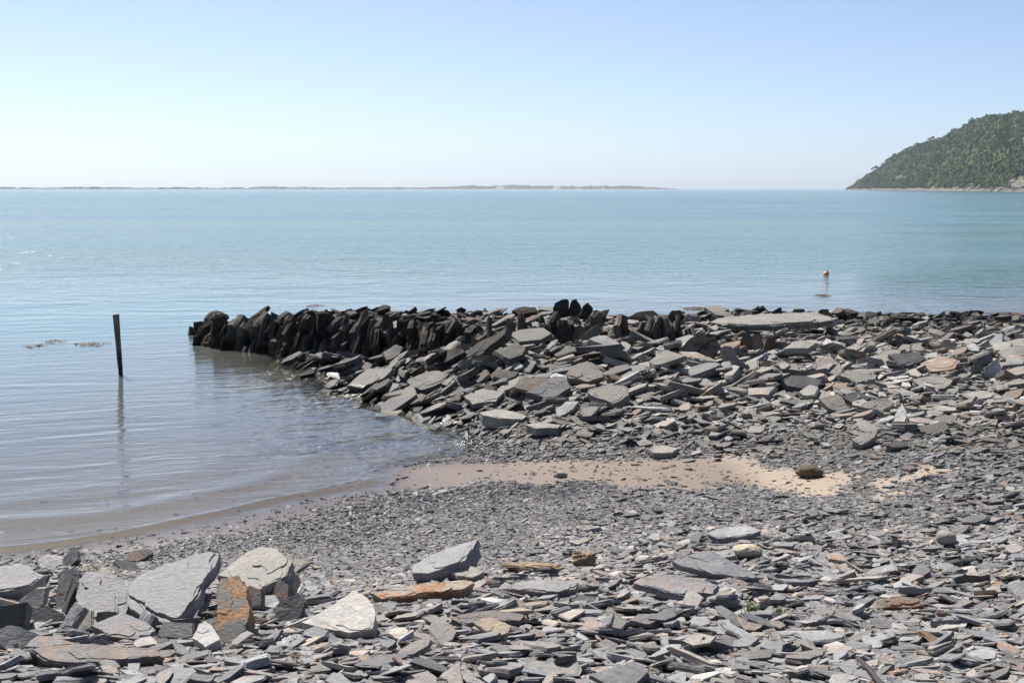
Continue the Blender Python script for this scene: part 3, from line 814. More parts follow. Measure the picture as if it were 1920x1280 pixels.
# ------------------------------------------------------------------ loose stones: size varies over the shore
SZ_CTL = np.array([
 (500, 600, 0.286), (700, 700, 0.319), (900, 650, 0.370), (1100, 690, 0.353), (1300, 700, 0.336), (1500, 680, 0.336), (1900, 680, 0.302), (1900, 610, 0.235), (1600, 598, 0.235), (1000, 600, 0.353), (1300, 600, 0.336), (1900, 640, 0.277), (2200, 650, 0.294),
 (850, 745, 0.336), (1100, 745, 0.286), (1400, 745, 0.260), (1900, 735, 0.252), (900, 785, 0.247), (1100, 785, 0.180), (1400, 785, 0.152), (1650, 780, 0.162), (1900, 775, 0.162), (2200, 780, 0.152),
 (920, 812, 0.095), (1200, 815, 0.119), (1500, 812, 0.095), (1900, 812, 0.104), (900, 842, 0.048), (1200, 845, 0.062), (1600, 848, 0.057), (1900, 855, 0.067), (2200, 860, 0.067),
 (1000, 900, 0.038), (1500, 900, 0.043), (1900, 900, 0.071), (600, 965, 0.038), (1000, 960, 0.040), (1400, 960, 0.052), (1700, 950, 0.067), (1900, 960, 0.085),
 (500, 1012, 0.037), (900, 1010, 0.048), (1200, 1010, 0.075), (1500, 1010, 0.097), (1900, 1010, 0.097), (250, 1045, 0.044), (700, 1065, 0.048), (1000, 1055, 0.075), (1300, 1060, 0.114), (1900, 1060, 0.106),
 (50, 1130, 0.132), (500, 1150, 0.114), (780, 1130, 0.106), (1000, 1130, 0.132), (1300, 1130, 0.132), (1900, 1130, 0.106), (100, 1250, 0.141), (900, 1250, 0.132), (1900, 1250, 0.110), (2300, 1200, 0.106), (-300, 1200, 0.132)])
SZ_CTL[SZ_CTL[:, 1] < 770, 2] *= .9
def size_field(px, row):
    num = np.zeros(px.shape); den = np.zeros(px.shape)
    for a, b, sz in SZ_CTL:
        d2 = ((px - a) / 2.6) ** 2 + (row - b) ** 2 + 60
        w = d2 ** -2.0
        num += w * math.log(sz); den += w
    return np.exp(num / den)
FX, FY = np.meshgrid(np.arange(-9, 12.4, .1), np.arange(3.8, 30.6, .1))
FZ = ground(FX.ravel(), FY.ravel()).reshape(FX.shape)
FPXg, FROW = project(FX, FY, FZ)
FS = size_field(FPXg, FROW)
# soften blends of size across space are already smooth; masks for bare sand
fs1, fs2 = sand_mask(FX, FY, FZ)
vis = (FX > -.46 * FY - 1.2) & (FX < .46 * FY + 1.2) & (FY > 4.1) & (FZ > -.28)
dens_mul = np.where(FZ < .0, sstep(-.28, .02, FZ) * np.where((FY < 15.2) | (FX < -.2) & (FY < 15), .08, .9), 1.0) * (1 - .93 * fs1) * (1 - .90 * fs2)
classes = [(.030, 0), (.045, 0), (.065, 0), (.095, 1), (.135, 1), (.19, 1), (.27, 2), (.38, 2), (.55, 2)]
bags = {}
def bag(k):
    if k not in bags: bags[k] = Bag()
    return bags[k]
cands = []        # stones big enough to be told apart: (screen size, group, template k, M, loc, tint)
def zone(x, y, row):
    d = y - np.interp(x, WALL[:, 0], WALL[:, 1])
    if x < 4.6 and -.1 < d < 6.5: return 'jetty'
    if row < 800 : return 'bank'
    return 'beach'
def tint_for(x, y, z, row, zn):
    px = 960 + FPX * x / y
    r = random.random()
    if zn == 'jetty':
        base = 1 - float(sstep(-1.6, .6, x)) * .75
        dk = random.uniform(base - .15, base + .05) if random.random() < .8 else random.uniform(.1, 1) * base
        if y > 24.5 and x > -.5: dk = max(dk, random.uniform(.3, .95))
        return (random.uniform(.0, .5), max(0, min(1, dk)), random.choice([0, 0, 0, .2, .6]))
    if zn == 'bank':
        dk = random.uniform(.0, .62) ** 1.6 * (1 - .75 * float(sstep(.5, 3.5, x)))  # darkening eases to the right, painting in the brighter lit tops
        if row < 612: dk = random.uniform(.35, .95)
        elif row < 640: dk = random.uniform(.0, .62) ** 1.6
        dk = min(1, dk + random.uniform(.1, .6) * float(sstep(2.6, -1.0, x)))  # left and middle bank darkened in colour to stand for shaded fronts
        rr = (random.uniform(.05, .44) if r < .62 else random.uniform(.24, .34) if r < .78 else random.uniform(.90, .96) if r < .88 and x > 0 else random.uniform(.44, 1))
        return (rr, dk, 0 if random.random() < .8 else random.uniform(.2, .7))
    if row > 985 and not (px < 1000 and row < 1090 - max(0, px - 600) * .12 and random.random() < .85):
        rr = random.uniform(.38, .80) if r < .80 else random.uniform(.8, 1.0) if r < .92 else random.uniform(.1, .35)
        return (rr, random.uniform(0, .14), 0 if random.random() < .88 else random.uniform(.2, .75))
    rr = random.uniform(.36, .72) if r < .85 else random.uniform(.0, 1)
    if row < 850 and r < .6: rr = random.uniform(.05, .36)
    return (rr, random.uniform(.05, .6) ** 1.2, 0 if random.random() < .88 else random.uniform(.2, .6))
cell = .01
for ci, (cs, tier) in enumerate(classes):
    lr = np.log(cs / FS)
    w = np.exp(-.5 * (lr / np.where(lr < 0, .72, np.where(FROW > 985, .20, .30))) ** 2)
    cov = 0.62 * w * dens_mul * vis
    if cs < .05: cov = np.where(FS > .2, 0, cov)
    if tier == 2: cov = cov * .95
    lam = cov * cell / (cs * cs * .62)
    cnt = rng.poisson(lam)
    jj, ii = np.nonzero(cnt)
    rep = cnt[jj, ii]
    X = np.repeat(FX[jj, ii], rep) + rng.uniform(-.05, .05, rep.sum()); Y = np.repeat(FY[jj, ii], rep) + rng.uniform(-.05, .05, rep.sum())
    keep = ~hero_at(X, Y)
    for aa in range(8): keep &= ~hero_at(X + .42 * cs * math.cos(aa * .785), Y + .42 * cs * math.sin(aa * .785) + .1 * cs)
    if cs > .33: keep &= ~((Y > np.interp(X, WALL[:, 0], WALL[:, 1]) - .2) & (X < 3.2) & ((cs > .5) | (rng.random(len(X)) < .6)))
    X, Y = X[keep], Y[keep]
    o = rng.permutation(len(X)); X, Y = X[o], Y[o]
    N = len(X)
    L = cs * rng.uniform(.85, 1.65, N); W = L * rng.uniform(.38, .8, N)
    T = L * rng.uniform(.05, .19, N) if tier < 2 else L * rng.uniform(.07, .25, N)
    yaw = rng.uniform(0, 2 * np.pi, N)
    if tier == 0:
        Z = hgt(X, Y)
        tz_ = rng.normal(0, .20, (N, 2))
        row = project(X, Y, Z)[1]
        for i in range(N):
            n_ = norm([tz_[i, 0], tz_[i, 1], 1])
            M = basis(n_, yaw[i]) * np.array([L[i], W[i], T[i] * 1.2])
            zn = 'beach' if row[i] > 790 else zone(X[i], Y[i], row[i])
            bag(zn).add(T_PEB[i % len(T_PEB)], M, np.array([X[i], Y[i], Z[i] - T[i] * .35]), tint_for(X[i], Y[i], Z[i], row[i], zn))
        continue
    for i in range(N):
        big = tier == 2
        lean = (random.uniform(-.08, .40), random.uniform(-.26, .08)) if big else (random.uniform(-.05, .12), random.uniform(-.1, .06))
        z, n_ = lay(X[i], Y[i], L[i], W[i], T[i], yaw[i], .62 if big else .50, .12 if big else .10, lean, 50 if big else 58)
        M = basis(n_, yaw[i]) * np.array([L[i], W[i], T[i]])
        px, row = project(X[i], Y[i], z)
        zn = zone(X[i], Y[i], row)
        loc = np.array([X[i], Y[i], z]) - n_ * T[i] * .12
        cands.append((L[i] * W[i] / (Y[i] ** 2) * (1 if -20 < px < 1940 and row < 1290 else .1), zn, random.randrange(26), M, loc, tint_for(X[i], Y[i], z, row, zn), tier))
parents = {'jetty': jetty, 'bank': bank, 'beach': beach}
quota = {'jetty': max(0, 296 - sum(1 for c in jetty.children)), 'bank': 296 - sum(1 for c in bank.children), 'beach': 300 - len(heap)}
cands.sort(key=lambda c: -c[0])
for scr, zn, k, M, loc, tint, tier in cands:
    if quota[zn] > 0:
        quota[zn] -= 1
        child(single('stone', k, M, loc, tint, None), parents[zn])
    else:
        bag(zn).add((T_BIG if tier == 2 else T_MID)[k], M, loc, tint)
for zn, nm in (('jetty', 'rubble_fill'), ('bank', 'small_rubble'), ('beach', 'shingle')):
    if zn in bags:
        o = bags[zn].build(nm, None)
        child(o, parents[zn]) if zn != 'beach' else setattr(o, 'parent', beach)
print('STONES', len(cands), {k: b.n for k, b in bags.items()}, 'wall', wall_count)

# ------------------------------------------------------------------ wooded headland across the water
def wood_mat(name, c0, c1, c2):
    m = NT(name)
    g = m.n('ShaderNodeNewGeometry')
    sp = m.n('ShaderNodeSeparateXYZ', {0: m.n('ShaderNodeAttribute', attribute_name='tint').outputs['Vector']})
    n = m.noise(g.outputs['Position'], .016, 5, .65)
    f = m.math('ADD', m.math('MULTIPLY', sp.outputs[0], .24), m.math('MULTIPLY', m.mapr(n, .32, .68), .74))
    col = m.ramp(f, [(.1, c0), (.5, c1), (.9, c2)])
    out = m.n('ShaderNodeAttribute', attribute_name='outward').outputs['Vector']     # leaves of a crown face outwards together
    nm = m.n('ShaderNodeMix', {0: .75, 4: g.outputs['Normal'], 5: out}, data_type='VECTOR').outputs[1]
    nm = m.n('ShaderNodeVectorMath', {0: nm}, operation='NORMALIZE').outputs[0]
    return m.finish(m.bsdf(Base_Color=col, Roughness=.8, Normal=nm, **{'Specular IOR Level': .12}).outputs[0])
M_WOOD = wood_mat('woodland_leaves', (.024, .048, .012), (.058, .094, .020), (.112, .142, .032))
M_PINE = wood_mat('pine_needles', (.018, .030, .016), (.026, .042, .020), (.04, .06, .026))
M_BARK = plain('bark', [(.3, (.05, .04, .03)), (.7, (.12, .10, .08))], 3.0)
M_HILL = plain('hill_ground', [(.3, (.045, .06, .022)), (.55, (.09, .10, .04)), (.75, (.16, .14, .09))], .03, bump=.0)
M_CLIFF = plain('shore_rock', [(.25, (.045, .040, .036)), (.5, (.11, .09, .076)), (.75, (.21, .175, .15))], .12, bump=.6, bdist=2.0, stretch=(1, 1, 3))
M_SCRUB = plain('dune_scrub', [(.35, (.036, .046, .046)), (.6, (.06, .07, .066)), (.78, (.10, .10, .092))], .012, bump=.0, stretch=(1, 1, 1))
M_DUNE = plain('dune_sand', [(.3, (.20, .18, .15)), (.7, (.30, .265, .22))], .02, bump=.0)

def far_pt(px, row, D):
    d = ray(px, row); t = D / d[1]; return np.array([0, 0, CAM_Z]) + d * t
ridge = [(1588, 355, 2650), (1600, 345, 2620), (1618, 331, 2560), (1640, 317, 2480), (1670, 294, 2400), (1700, 277, 2300), (1735, 264, 2180), (1765, 255, 2080), (1800, 238, 1980), (1830, 222, 1880), (1852, 213, 1800), (1872, 214, 1760), (1892, 213, 1700), (1922, 205, 1620), (2000, 175, 1520), (2150, 130, 1400), (2400, 90, 1250)]
coast = [(1588, 2630), (1600, 2560), (1625, 2400), (1660, 2200), (1700, 2000), (1750, 1800), (1800, 1620), (1850, 1450), (1900, 1300), (1960, 1180), (2100, 1050), (2400, 900)]
rp = np.array([far_pt(a, b, c) for a, b, c in ridge]); rp[:, 2] = np.maximum(rp[:, 2] - 6.0, 2)
cpx = np.array([c[0] for c in coast], float); cpd = np.array([c[1] for c in coast], float)
NU, NV = 170, 44
u = np.linspace(0, 1, NU)
ru = np.interp(u, np.linspace(0, 1, len(rp)), np.arange(len(rp)))
rx, ry, rz = (np.interp(ru, np.arange(len(rp)), rp[:, k]) for k in range(3))
pxs = 960 + FPX * rx / (ry * CP)
cd = np.interp(pxs, cpx, cpd); cxx = (pxs - 960) / FPX * cd
v = np.r_[np.linspace(-.06, 1, NV - 10), np.linspace(1.08, 2.2, 10)]
UU, VV = np.meshgrid(u, v)
hz_x = cxx[None] * (1 - VV) + rx[None] * VV; hz_y = cd[None] * (1 - VV) + ry[None] * VV
prof = np.where(VV <= 0, VV * 40, np.where(VV < 1, 2.2 + (rz[None] - 2.2) * (np.clip(VV, 0, 1) ** .82), rz[None] * (1 - .45 * (VV - 1))))
gul = (fbm(UU * 26 + VV * 2.5, VV * 3.0, 1.0, 4, 7) - .5)
prof = prof + np.where((VV > .03) & (VV < 1), gul * np.minimum(46, rz[None] * .55) * np.sin(np.clip(VV, 0, 1) * np.pi) ** .7, 0)
# spur of brighter wood that comes forward
prof = prof + np.where((VV > 0) & (VV < 1), 10 * np.exp(-((UU - .80) / .05) ** 2) * np.sin(np.clip(VV, 0, 1) * np.pi), 0)
hillV = np.c_[hz_x.ravel(), hz_y.ravel(), prof.ravel()]
me = mesh_np('headland', hillV, grid_faces(NU, NV), M_HILL, True)
headland = tag(obj('headland', me), 'steep wooded headland across the water', kind='structure')
# rocky strip along its foot
sv = np.linspace(0, 1, 5); k_ = 420
su = np.linspace(0, 1, k_)
bx = np.interp(su, u, cxx); by = np.interp(su, u, cd)
verts = []
for a, (din, h0) in enumerate([(-14, -1.5), (-7, .5), (-2, 2.2), (5, 4.0), (16, 4.6)]):
    hh = h0 + (fbm(su * 190, su * 0 + a * .7, 1.0, 4, 4) - .42) * (0 if a == 0 else 8.0) * (.55 + .8 * su)
    verts.append(np.c_[bx + din * .9, by + din * .5, hh])
me = mesh_np('rocky_shore', np.concatenate(verts), grid_faces(k_, 5), M_CLIFF)
tag(obj('rocky_shore', me), 'pale brown rocky shoreline at the foot of the headland', kind='structure')

def crown_template(nb, nl, size, flat=.8, seed=0):
    V, F = [], []
    for b in range(nb):
        th = rng.uniform(0, 2 * np.pi); rr = rng.uniform(.1, .62) if nb > 1 else 0
        c = np.array([rr * np.cos(th), rr * np.sin(th), rng.uniform(.25, .95) * flat]); br = rng.uniform(.32, .5)
        for l in range(nl):
            d = norm(rng.normal(0, 1, 3) + np.array([0, 0, .35])); p = c + d * br * rng.uniform(.75, 1.08)
            a = norm(np.cross(d + rng.normal(0, .35, 3), rng.normal(0, 1, 3))); e = norm(np.cross(d, a))
            i = len(V); s_ = size * rng.uniform(.7, 1.4)
            V += [p + a * s_, p - a * s_ * .5 + e * s_ * .85, p - a * s_ * .5 - e * s_ * .85]; F.append((i, i + 1, i + 2))
    return np.array(V), np.array(F)
crowns = [crown_template(6, 12, .26) for _ in range(8)]
wood = Bag()
hv = hillV.reshape(NV, NU, 3)
scars = [(1690, 334, 13, 4), (1914, 342, 24, 10), (1822, 348, 7, 4)]      # bare rock faces with no trees
for _ in range(13000):
    fu, fv = rng.uniform(0, NU - 1.01), rng.uniform(2.0, NV - 8.01)
    iu, iv = int(fu), int(fv); a, b = fu - iu, fv - iv
    p = (hv[iv, iu] * (1 - a) + hv[iv, iu + 1] * a) * (1 - b) + (hv[iv + 1, iu] * (1 - a) + hv[iv + 1, iu + 1] * a) * b
    px, row = project(*p)
    if px > 2050 or (px > 1960 and rng.random() < .4): continue
    if any(((px - q[0]) / q[2]) ** 2 + ((row - q[1]) / q[3]) ** 2 < 1 for q in scars): continue
    far = px < 1660
    r = (rng.uniform(2.6, 5.4) if rng.random() < .88 else rng.uniform(5.5, 8.0)) * (.75 if far else 1.0) * (1.25 if (px > 1780 and row > 290) else 1)
    r = min(r, 2.0 + p[2] * .28)
    th = rng.uniform(0, 6.28)
    M = np.array([[math.cos(th), -math.sin(th), 0], [math.sin(th), math.cos(th), 0], [0, 0, 1.0]]) * r
    M[2, 2] *= rng.uniform(.8, 1.35)
    t0 = rng.uniform(0, 1)
    if px > 1775 and row > 285: t0 = min(1, t0 * .8 + .25)
    wood.add(crowns[_ % 8], M, p - np.array([0, 0, r * .3]), (t0, 0, 0), np.array([0, 0, .25]))
wood.build('woodland', None, label='dense broadleaf wood covering the headland', mat=M_WOOD)
# bare rock faces, lying on the slope
hpx, hrow = project(hv[..., 0], hv[..., 1], hv[..., 2])
for i, (px, row, w_, h_) in enumerate(scars):
    n_ = 11; V = []
    for jv in range(n_):
        for iu in range(n_):
            qa, qb = iu / (n_ - 1) * 2 - 1, jv / (n_ - 1) * 2 - 1
            f_ = 1.15 * math.sqrt(max(0, 1 - .5 * qb * qb)), 1.15 * math.sqrt(max(0, 1 - .5 * qa * qa))
            tp, trw = px + qa * f_[0] * w_, row - qb * f_[1] * h_
            d2 = (hpx[:34] - tp) ** 2 + (hrow[:34] - trw) ** 2
            o_ = np.argsort(d2.ravel())[:6]; wgt = 1 / (d2.ravel()[o_] + 1)
            Dm = (hv[:34].reshape(-1, 3)[o_, 1] * wgt).sum() / wgt.sum()
            edge = max(abs(qa), abs(qb)) > .95
            V.append(far_pt(tp, trw, Dm + (6 if edge else -5)) + rng.normal(0, .9, 3))
    me = mesh_np('rock_face', np.array(V), grid_faces(n_, n_), M_CLIFF)
    tag(obj('rock_face', me), ['grey bare rock scar in the wood near the headland tip', 'pale quarried rock face by the shore at the right edge', 'small pale crag at the foot of the headland wood'][i], kind='structure')

def pine(px, row, D, h, label):
    p = far_pt(px, row, D); g = p.copy()
    root = tag(empty('pine_tree', p), label, 'tree', 'lone trees on the headland skyline')
    # leaning tapered trunk with two limbs
    def tube(pts, rad, n=6):
        V, F = [], []
        for k, (q, r) in enumerate(zip(pts, rad)):
            for a in range(n): V.append((q[0] + r * math.cos(a * 6.283 / n), q[1] + r * math.sin(a * 6.283 / n), q[2]))
        for k in range(len(pts) - 1):
            for a in range(n): F.append((k * n + a, k * n + (a + 1) % n, (k + 1) * n + (a + 1) % n, (k + 1) * n + a))
        return np.array(V), np.array(F)
    V, F = tube([(0, 0, -h * .3), (-.05 * h, 0, h * .3), (.02 * h, 0, h * .62), (.1 * h, 0, h * .9)], [.06 * h, .05 * h, .036 * h, .016 * h])
    V2, F2 = tube([(-.03 * h, 0, h * .35), (-.22 * h, 0, h * .55), (-.36 * h, 0, h * .66)], [.034 * h, .024 * h, .014 * h])
    me = mesh_np('trunk', np.r_[V, V2], np.r_[F, F2 + len(V)], M_BARK, True); o = obj('trunk', me, root)
    B = Bag()
    for q, r in (((.1, 0, .88), .30), ((-.34, 0, .68), .22), ((-.1, .05, .80), .22), ((.3, .05, .80), .2)):
        B.add(crown_template(3, 22, .22, .35), np.eye(3) * r * h, np.array(q) * h - np.array([0, 0, .06 * h]), (rng.uniform(0, 1), 0, 0), np.array([0, 0, .1]))
    me = mesh_np('crown', np.concatenate(B.V), np.concatenate(B.F), M_PINE); attr(me, 'tint', np.concatenate(B.T), 3); attr(me, 'outward', np.concatenate(B.O), 3)
    obj('crown', me, root)
pine(1641, 328, 2470, 17, 'wind-swept dark tree sticking out above the steep tip of the headland')
pine(1746, 272, 2140, 14, 'flat-topped dark tree standing alone half way up the headland skyline')

# ------------------------------------------------------------------ low far shore with dunes
Dn = 4600.0
nx_, ny_ = 900, 9
pxl = np.linspace(-260, 1268, nx_)
prof_px = .4 + np.interp(pxl, [-260, 0, 60, 200, 330, 470, 490, 520, 620, 700, 820, 880, 960, 1020, 1100, 1200, 1240, 1268], [3.2, 2.6, 2.6, 2.8, 2.0, 1.6, 3.5, 3.8, 2.8, 2.6, 3.2, 5.2, 6.2, 4.8, 4.6, 4.8, 2.4, .6])
prof_px = prof_px * (.85 + .85 * fbm(pxl, pxl * 0, .045, 4, 2)) + (fbm(pxl, pxl * 0 + 3, .30, 2, 5) - .4) * 1.3 * sstep(1260, 1180, pxl)
hh = np.maximum(prof_px, .25) * Dn / FPX
X0 = (pxl - 960) / FPX * Dn
V = []
for a, (dy, f) in enumerate([(-60, -.4), (-40, .03), (-5, .12), (15, .45), (40, .75), (80, 1.0), (140, .9), (260, .8), (420, -.2)]):
    z = hh * f if f > 0 else np.full(nx_, -2.0)
    z = z * (1 + .35 * (fbm(pxl, pxl * 0 + a * 1.7, .12, 3, 8) - .5) * (f > 0))
    V.append(np.c_[X0 * (Dn + dy) / Dn, np.full(nx_, Dn + dy) + 60 * (fbm(pxl, pxl * 0, .02, 3, 6) - .5), z])
V = np.concatenate(V)
F = grid_faces(nx_, ny_)
me = mesh_np('far_dunes', V, F, M_SCRUB)
me.materials.append(M_DUNE)
cen = np.repeat(pxl[None, :-1], ny_ - 1, 0); rowi = np.repeat(np.arange(ny_ - 1)[:, None], nx_ - 1, 1)
nz = fbm(cen, rowi.astype(float), .08, 3, 12)
isand = ((rowi <= 1) & (cen > 760)) | ((nz > .70) & (rowi >= 2) & (rowi < 5) & (cen > 560))
me.polygons.foreach_set('material_index', isand.ravel().astype(np.int32)); me.update()
tag(obj('far_dunes', me), 'low scrub-covered dunes on the far shore', kind='structure')
B = Bag()
for _ in range(900):
    px = rng.uniform(-200, 520) if rng.random() < .75 else rng.uniform(470, 1200)
    if vnoise(px, 0, .06) < .35 and px < 470: continue
    k = int(np.interp(px, pxl, np.arange(nx_)))
    r = rng.uniform(2.2, 5.0) if px < 560 else rng.uniform(1.5, 3.2)
    B.add(crowns[_ % 8], np.eye(3) * r * np.array([1.6, 1, .9]), np.array([(px - 960) / FPX * Dn, Dn + rng.uniform(20, 90), hh[k] * .55]), (rng.uniform(0, .5), 0, 0), np.array([0, 0, .25]))
B.build('far_treeline', None, label='thin dark line of trees and scrub on the far shore', mat=M_WOOD)

# ------------------------------------------------------------------ post in the water
m = NT('weathered_post')
g = m.n('ShaderNodeNewGeometry').outputs['Position']
pn = m.noise(m.vmul(g, (60, 60, 3.0)), 1.0, 5, .65)
pc = m.ramp(pn, [(.3, (.045, .032, .024)), (.5, (.10, .072, .05)), (.7, (.19, .155, .12))])
pz = m.math('ADD', m.n('ShaderNodeSeparateXYZ', {0: g}).outputs[2], m.math('MULTIPLY', m.noise(g, 14, 4, .6), .25))
pc = m.mix(m.mapr(pz, .36, .62, 1, 0), pc, (.022, .020, .012))
pc = m.mix(m.math('MULTIPLY', m.mapr(pz, .84, .98), .5), pc, (.24, .21, .17))
pb = m.n('ShaderNodeBump', {'Strength': .7, 'Distance': .008, 'Height': pn}).outputs[0]
M_POST = m.finish(m.bsdf(Base_Color=pc, Roughness=.85, Normal=pb).outputs[0])
x, y = on_z(226.5, 703, 0); x, y = float(x), float(y)
bm = bmesh.new()
n_ = 16; prev = None; yawp = R(24)
for k in range(n_ + 1):
    f = k / n_; z = -.75 + f * (.75 + .985)
    g = (z + .0) / .985
    w = .064 + .032 * max(g, 0); d = .05 + .012 * max(g, 0)
    cxp = -.05 * z * .9
    ring = []
    for a, b in ((-1, -1), (0, -1.04), (1, -1), (1.04, 0), (1, 1), (0, 1.04), (-1, 1), (-1.04, 0)):
        qx, qy = a * w / 2 + random.gauss(0, .0018), b * d / 2 + random.gauss(0, .0018)
        zz = z + (random.uniform(-.008, .008) + a * .006 if k == n_ else 0)
        ring.append(bm.verts.new((cxp + qx * math.cos(yawp) - qy * math.sin(yawp), qx * math.sin(yawp) + qy * math.cos(yawp), zz)))
    if prev:
        for i in range(8): bm.faces.new((prev[i], prev[(i + 1) % 8], ring[(i + 1) % 8], ring[i]))
    prev = ring
bm.faces.new(prev)
me = bpy.data.meshes.new('post'); bm.to_mesh(me); bm.free(); me.materials.append(M_POST)
tag(obj('wooden_post', me, loc=(x, y, 0)), 'dark weathered wooden post leaning slightly in the shallow water', 'post')

# ------------------------------------------------------------------ buoy
M_BUOY = plain('buoy_orange', [(.3, (.70, .12, .02)), (.7, (.85, .20, .04))], 9.0, .45, .1)
M_DARK = plain('dark_rubber', [(.3, (.02, .02, .025)), (.7, (.05, .05, .05))], 9.0, .6, .1)
x, y = on_z(1549, 515, 0); x, y = float(x), float(y)
buoy = tag(empty('mooring_buoy', (x, y, 0)), 'small orange mooring buoy floating off the jetty', 'buoy')
bm = bmesh.new(); bmesh.ops.create_uvsphere(bm, u_segments=20, v_segments=14, radius=.125)
for v_ in bm.verts:
    if v_.co.z > .06: v_.co.x *= 1 - (v_.co.z - .06) * 3.2; v_.co.y *= 1 - (v_.co.z - .06) * 3.2; v_.co.z += (v_.co.z - .06) * .5
me = bpy.data.meshes.new('float'); bm.to_mesh(me); bm.free(); me.materials.append(M_BUOY)
me.polygons.foreach_set('use_smooth', [True] * len(me.polygons))
buoy.scale = (.8, .8, .72)
fl = obj('float', me, buoy, (0, 0, .03)); fl.rotation_euler = (R(-12), R(18), 0)
def torus(name, R0, r0, mat, parent, loc, rot):
    V, F = [], []; a_, b_ = 16, 8
    for i in range(a_):
        for j in range(b_):
            A, Bq = i * 6.2832 / a_, j * 6.2832 / b_
            V.append(((R0 + r0 * math.cos(Bq)) * math.cos(A), (R0 + r0 * math.cos(Bq)) * math.sin(A), r0 * math.sin(Bq)))
            F.append((i * b_ + j, ((i + 1) % a_) * b_ + j, ((i + 1) % a_) * b_ + (j + 1) % b_, i * b_ + (j + 1) % b_))
    o = obj(name, mesh_np(name, np.array(V), np.array(F), mat, True), parent, loc); o.rotation_euler = rot; return o
torus('rubber_collar', .045, .014, M_DARK, buoy, (.042, -.02, .155), (R(-12), R(18), 0))
torus('mooring_eye', .028, .009, M_DARK, buoy, (.045, .01, .185), (R(80), R(18), R(20)))

# ------------------------------------------------------------------ floating weed
M_WEED = plain('bladder_wrack', [(.3, (.05, .025, .010)), (.7, (.15, .075, .03))], 14.0, .95, .2)
def weed(px, row, lx, ly, n, label):
    x, y = on_z(px, row, 0); x, y = float(x), float(y)
    V, F = [], []
    for k in range(n):
        a = rng.uniform(0, 6.28); rr = math.sqrt(rng.uniform(0, 1))
        qx, qy = math.cos(a) * rr * lx, math.sin(a) * rr * ly
        if k > 12 and vnoise(qx * 6 + px, qy * 6 + row, 1.0) < .42: continue
        d = rng.uniform(0, 6.28); ln = rng.uniform(.05, .16); w = rng.uniform(.008, .02)
        z0 = rng.uniform(.004, .014)
        i = len(V)
        for t in range(4):
            f = t / 3
            zz = z0 + .007 * math.sin(f * math.pi) * rng.uniform(.4, 1.3)
            cx_, cy_ = qx + math.cos(d) * ln * f, qy + math.sin(d) * ln * f
            d += rng.normal(0, .35)
            V += [(cx_ - math.sin(d) * w, cy_ + math.cos(d) * w, zz), (cx_ + math.sin(d) * w, cy_ - math.cos(d) * w, zz + .001)]
        for t in range(3): F.append((i + 2 * t, i + 2 * t + 1, i + 2 * t + 3, i + 2 * t + 2))
    me = mesh_np('floating_weed', np.array(V), np.array(F), M_WEED)
    tag(obj('floating_weed', me, loc=(x, y, 0)), label, 'seaweed', 'rafts of weed on the water')
weed(66, 649, .13, .25, 60, 'small clump of brown weed farthest to the left on the water')
weed(105, 641, .17, .3, 40, 'brown weed raft second from the left, between clump and post')
weed(172, 646, .36, .3, 70, 'loose string of brown weed just left of the wooden post')
weed(1312, 579, .42, .4, 260, 'long tan raft of weed right behind the jetty crest')
weed(1545, 554, .22, .35, 120, 'dark small weed raft in open water below the orange buoy')
weed(1882, 588, .48, .4, 260, 'tan raft of weed off the rubble at the right edge')
weed(590, 573, .25, .3, 60, 'thin scatter of weed beyond the outer end of the jetty')

# ------------------------------------------------------------------ boulders, clod, stick, grass
M_MOSS = plain('mossy_boulder', [(.3, (.05, .04, .022)), (.55, (.10, .08, .045)), (.75, (.17, .135, .08))], 7.0, .9, .6, .03)
M_PALE = plain('pale_lump', [(.3, (.30, .25, .18)), (.6, (.45, .38, .28)), (.8, (.55, .48, .38))], 14.0, .95, .8, .03)
M_GREY = plain('grey_cobble', [(.3, (.20, .19, .16)), (.7, (.33, .31, .27))], 12.0, .9, .6, .02)
M_CLOD = plain('dry_clod', [(.3, (.16, .11, .065)), (.6, (.30, .22, .14)), (.8, (.40, .31, .21))], 22.0, .95, 1.0, .03)
def boulder(name, label, cat, px, row, dims, yaw, mat, amp=.12, sub=4, rough=.02, sink=.12):
    z = .3
    for _ in range(12):
        x, y = on_z(px, row, z); z = float(hgt(x, y)) * .7 + z * .3
    bm = bmesh.new(); bmesh.ops.create_icosphere(bm, subdivisions=sub, radius=.5)
    ox = rng.uniform(0, 50)
    for v_ in bm.verts:
        c = v_.co.copy()
        n1 = fbm(c.x + c.z * .7, c.y - c.z * .5, 2.2, 2, ox) - .5; n2 = fbm(c.x - c.z, c.y + c.z * .8, 9, 3, ox) - .5
        v_.co *= 1 + amp * 2 * float(n1) + rough * 4 * float(n2)
        v_.co.x *= dims[0]; v_.co.y *= dims[1]; v_.co.z = (v_.co.z + .5 - sink) * dims[2]
    me = bpy.data.meshes.new(name); bm.to_mesh(me); bm.free(); me.materials.append(mat)
    me.polygons.foreach_set('use_smooth', [True] * len(me.polygons))
    o = obj(name, me, loc=(float(x), float(y) + dims[1] * .5, z)); o.rotation_euler = (0, R(4), yaw)
    return tag(o, label, cat, {'cobble': 'cobbles on the shore', 'earth_clod': 'clods of earth and weed'}.get(name), kind='thing')
boulder('boulder', 'rounded brown mossy boulder lying on the dry sand patch', 'boulder', 1520, 897, (.25, .17, .125), R(-4), M_MOSS, .24, 4, .03)
boulder('cobble', 'round grey cobble among flat slates at the right', 'cobble', 1779, 1022, (.14, .12, .10), 0, M_GREY, .1)
boulder('pale_stone', 'crumbly beige lump behind the triangular blue-grey slab', 'stone', 1406, 1048, (.20, .15, .09), R(10), M_PALE, .2, 4, .05)
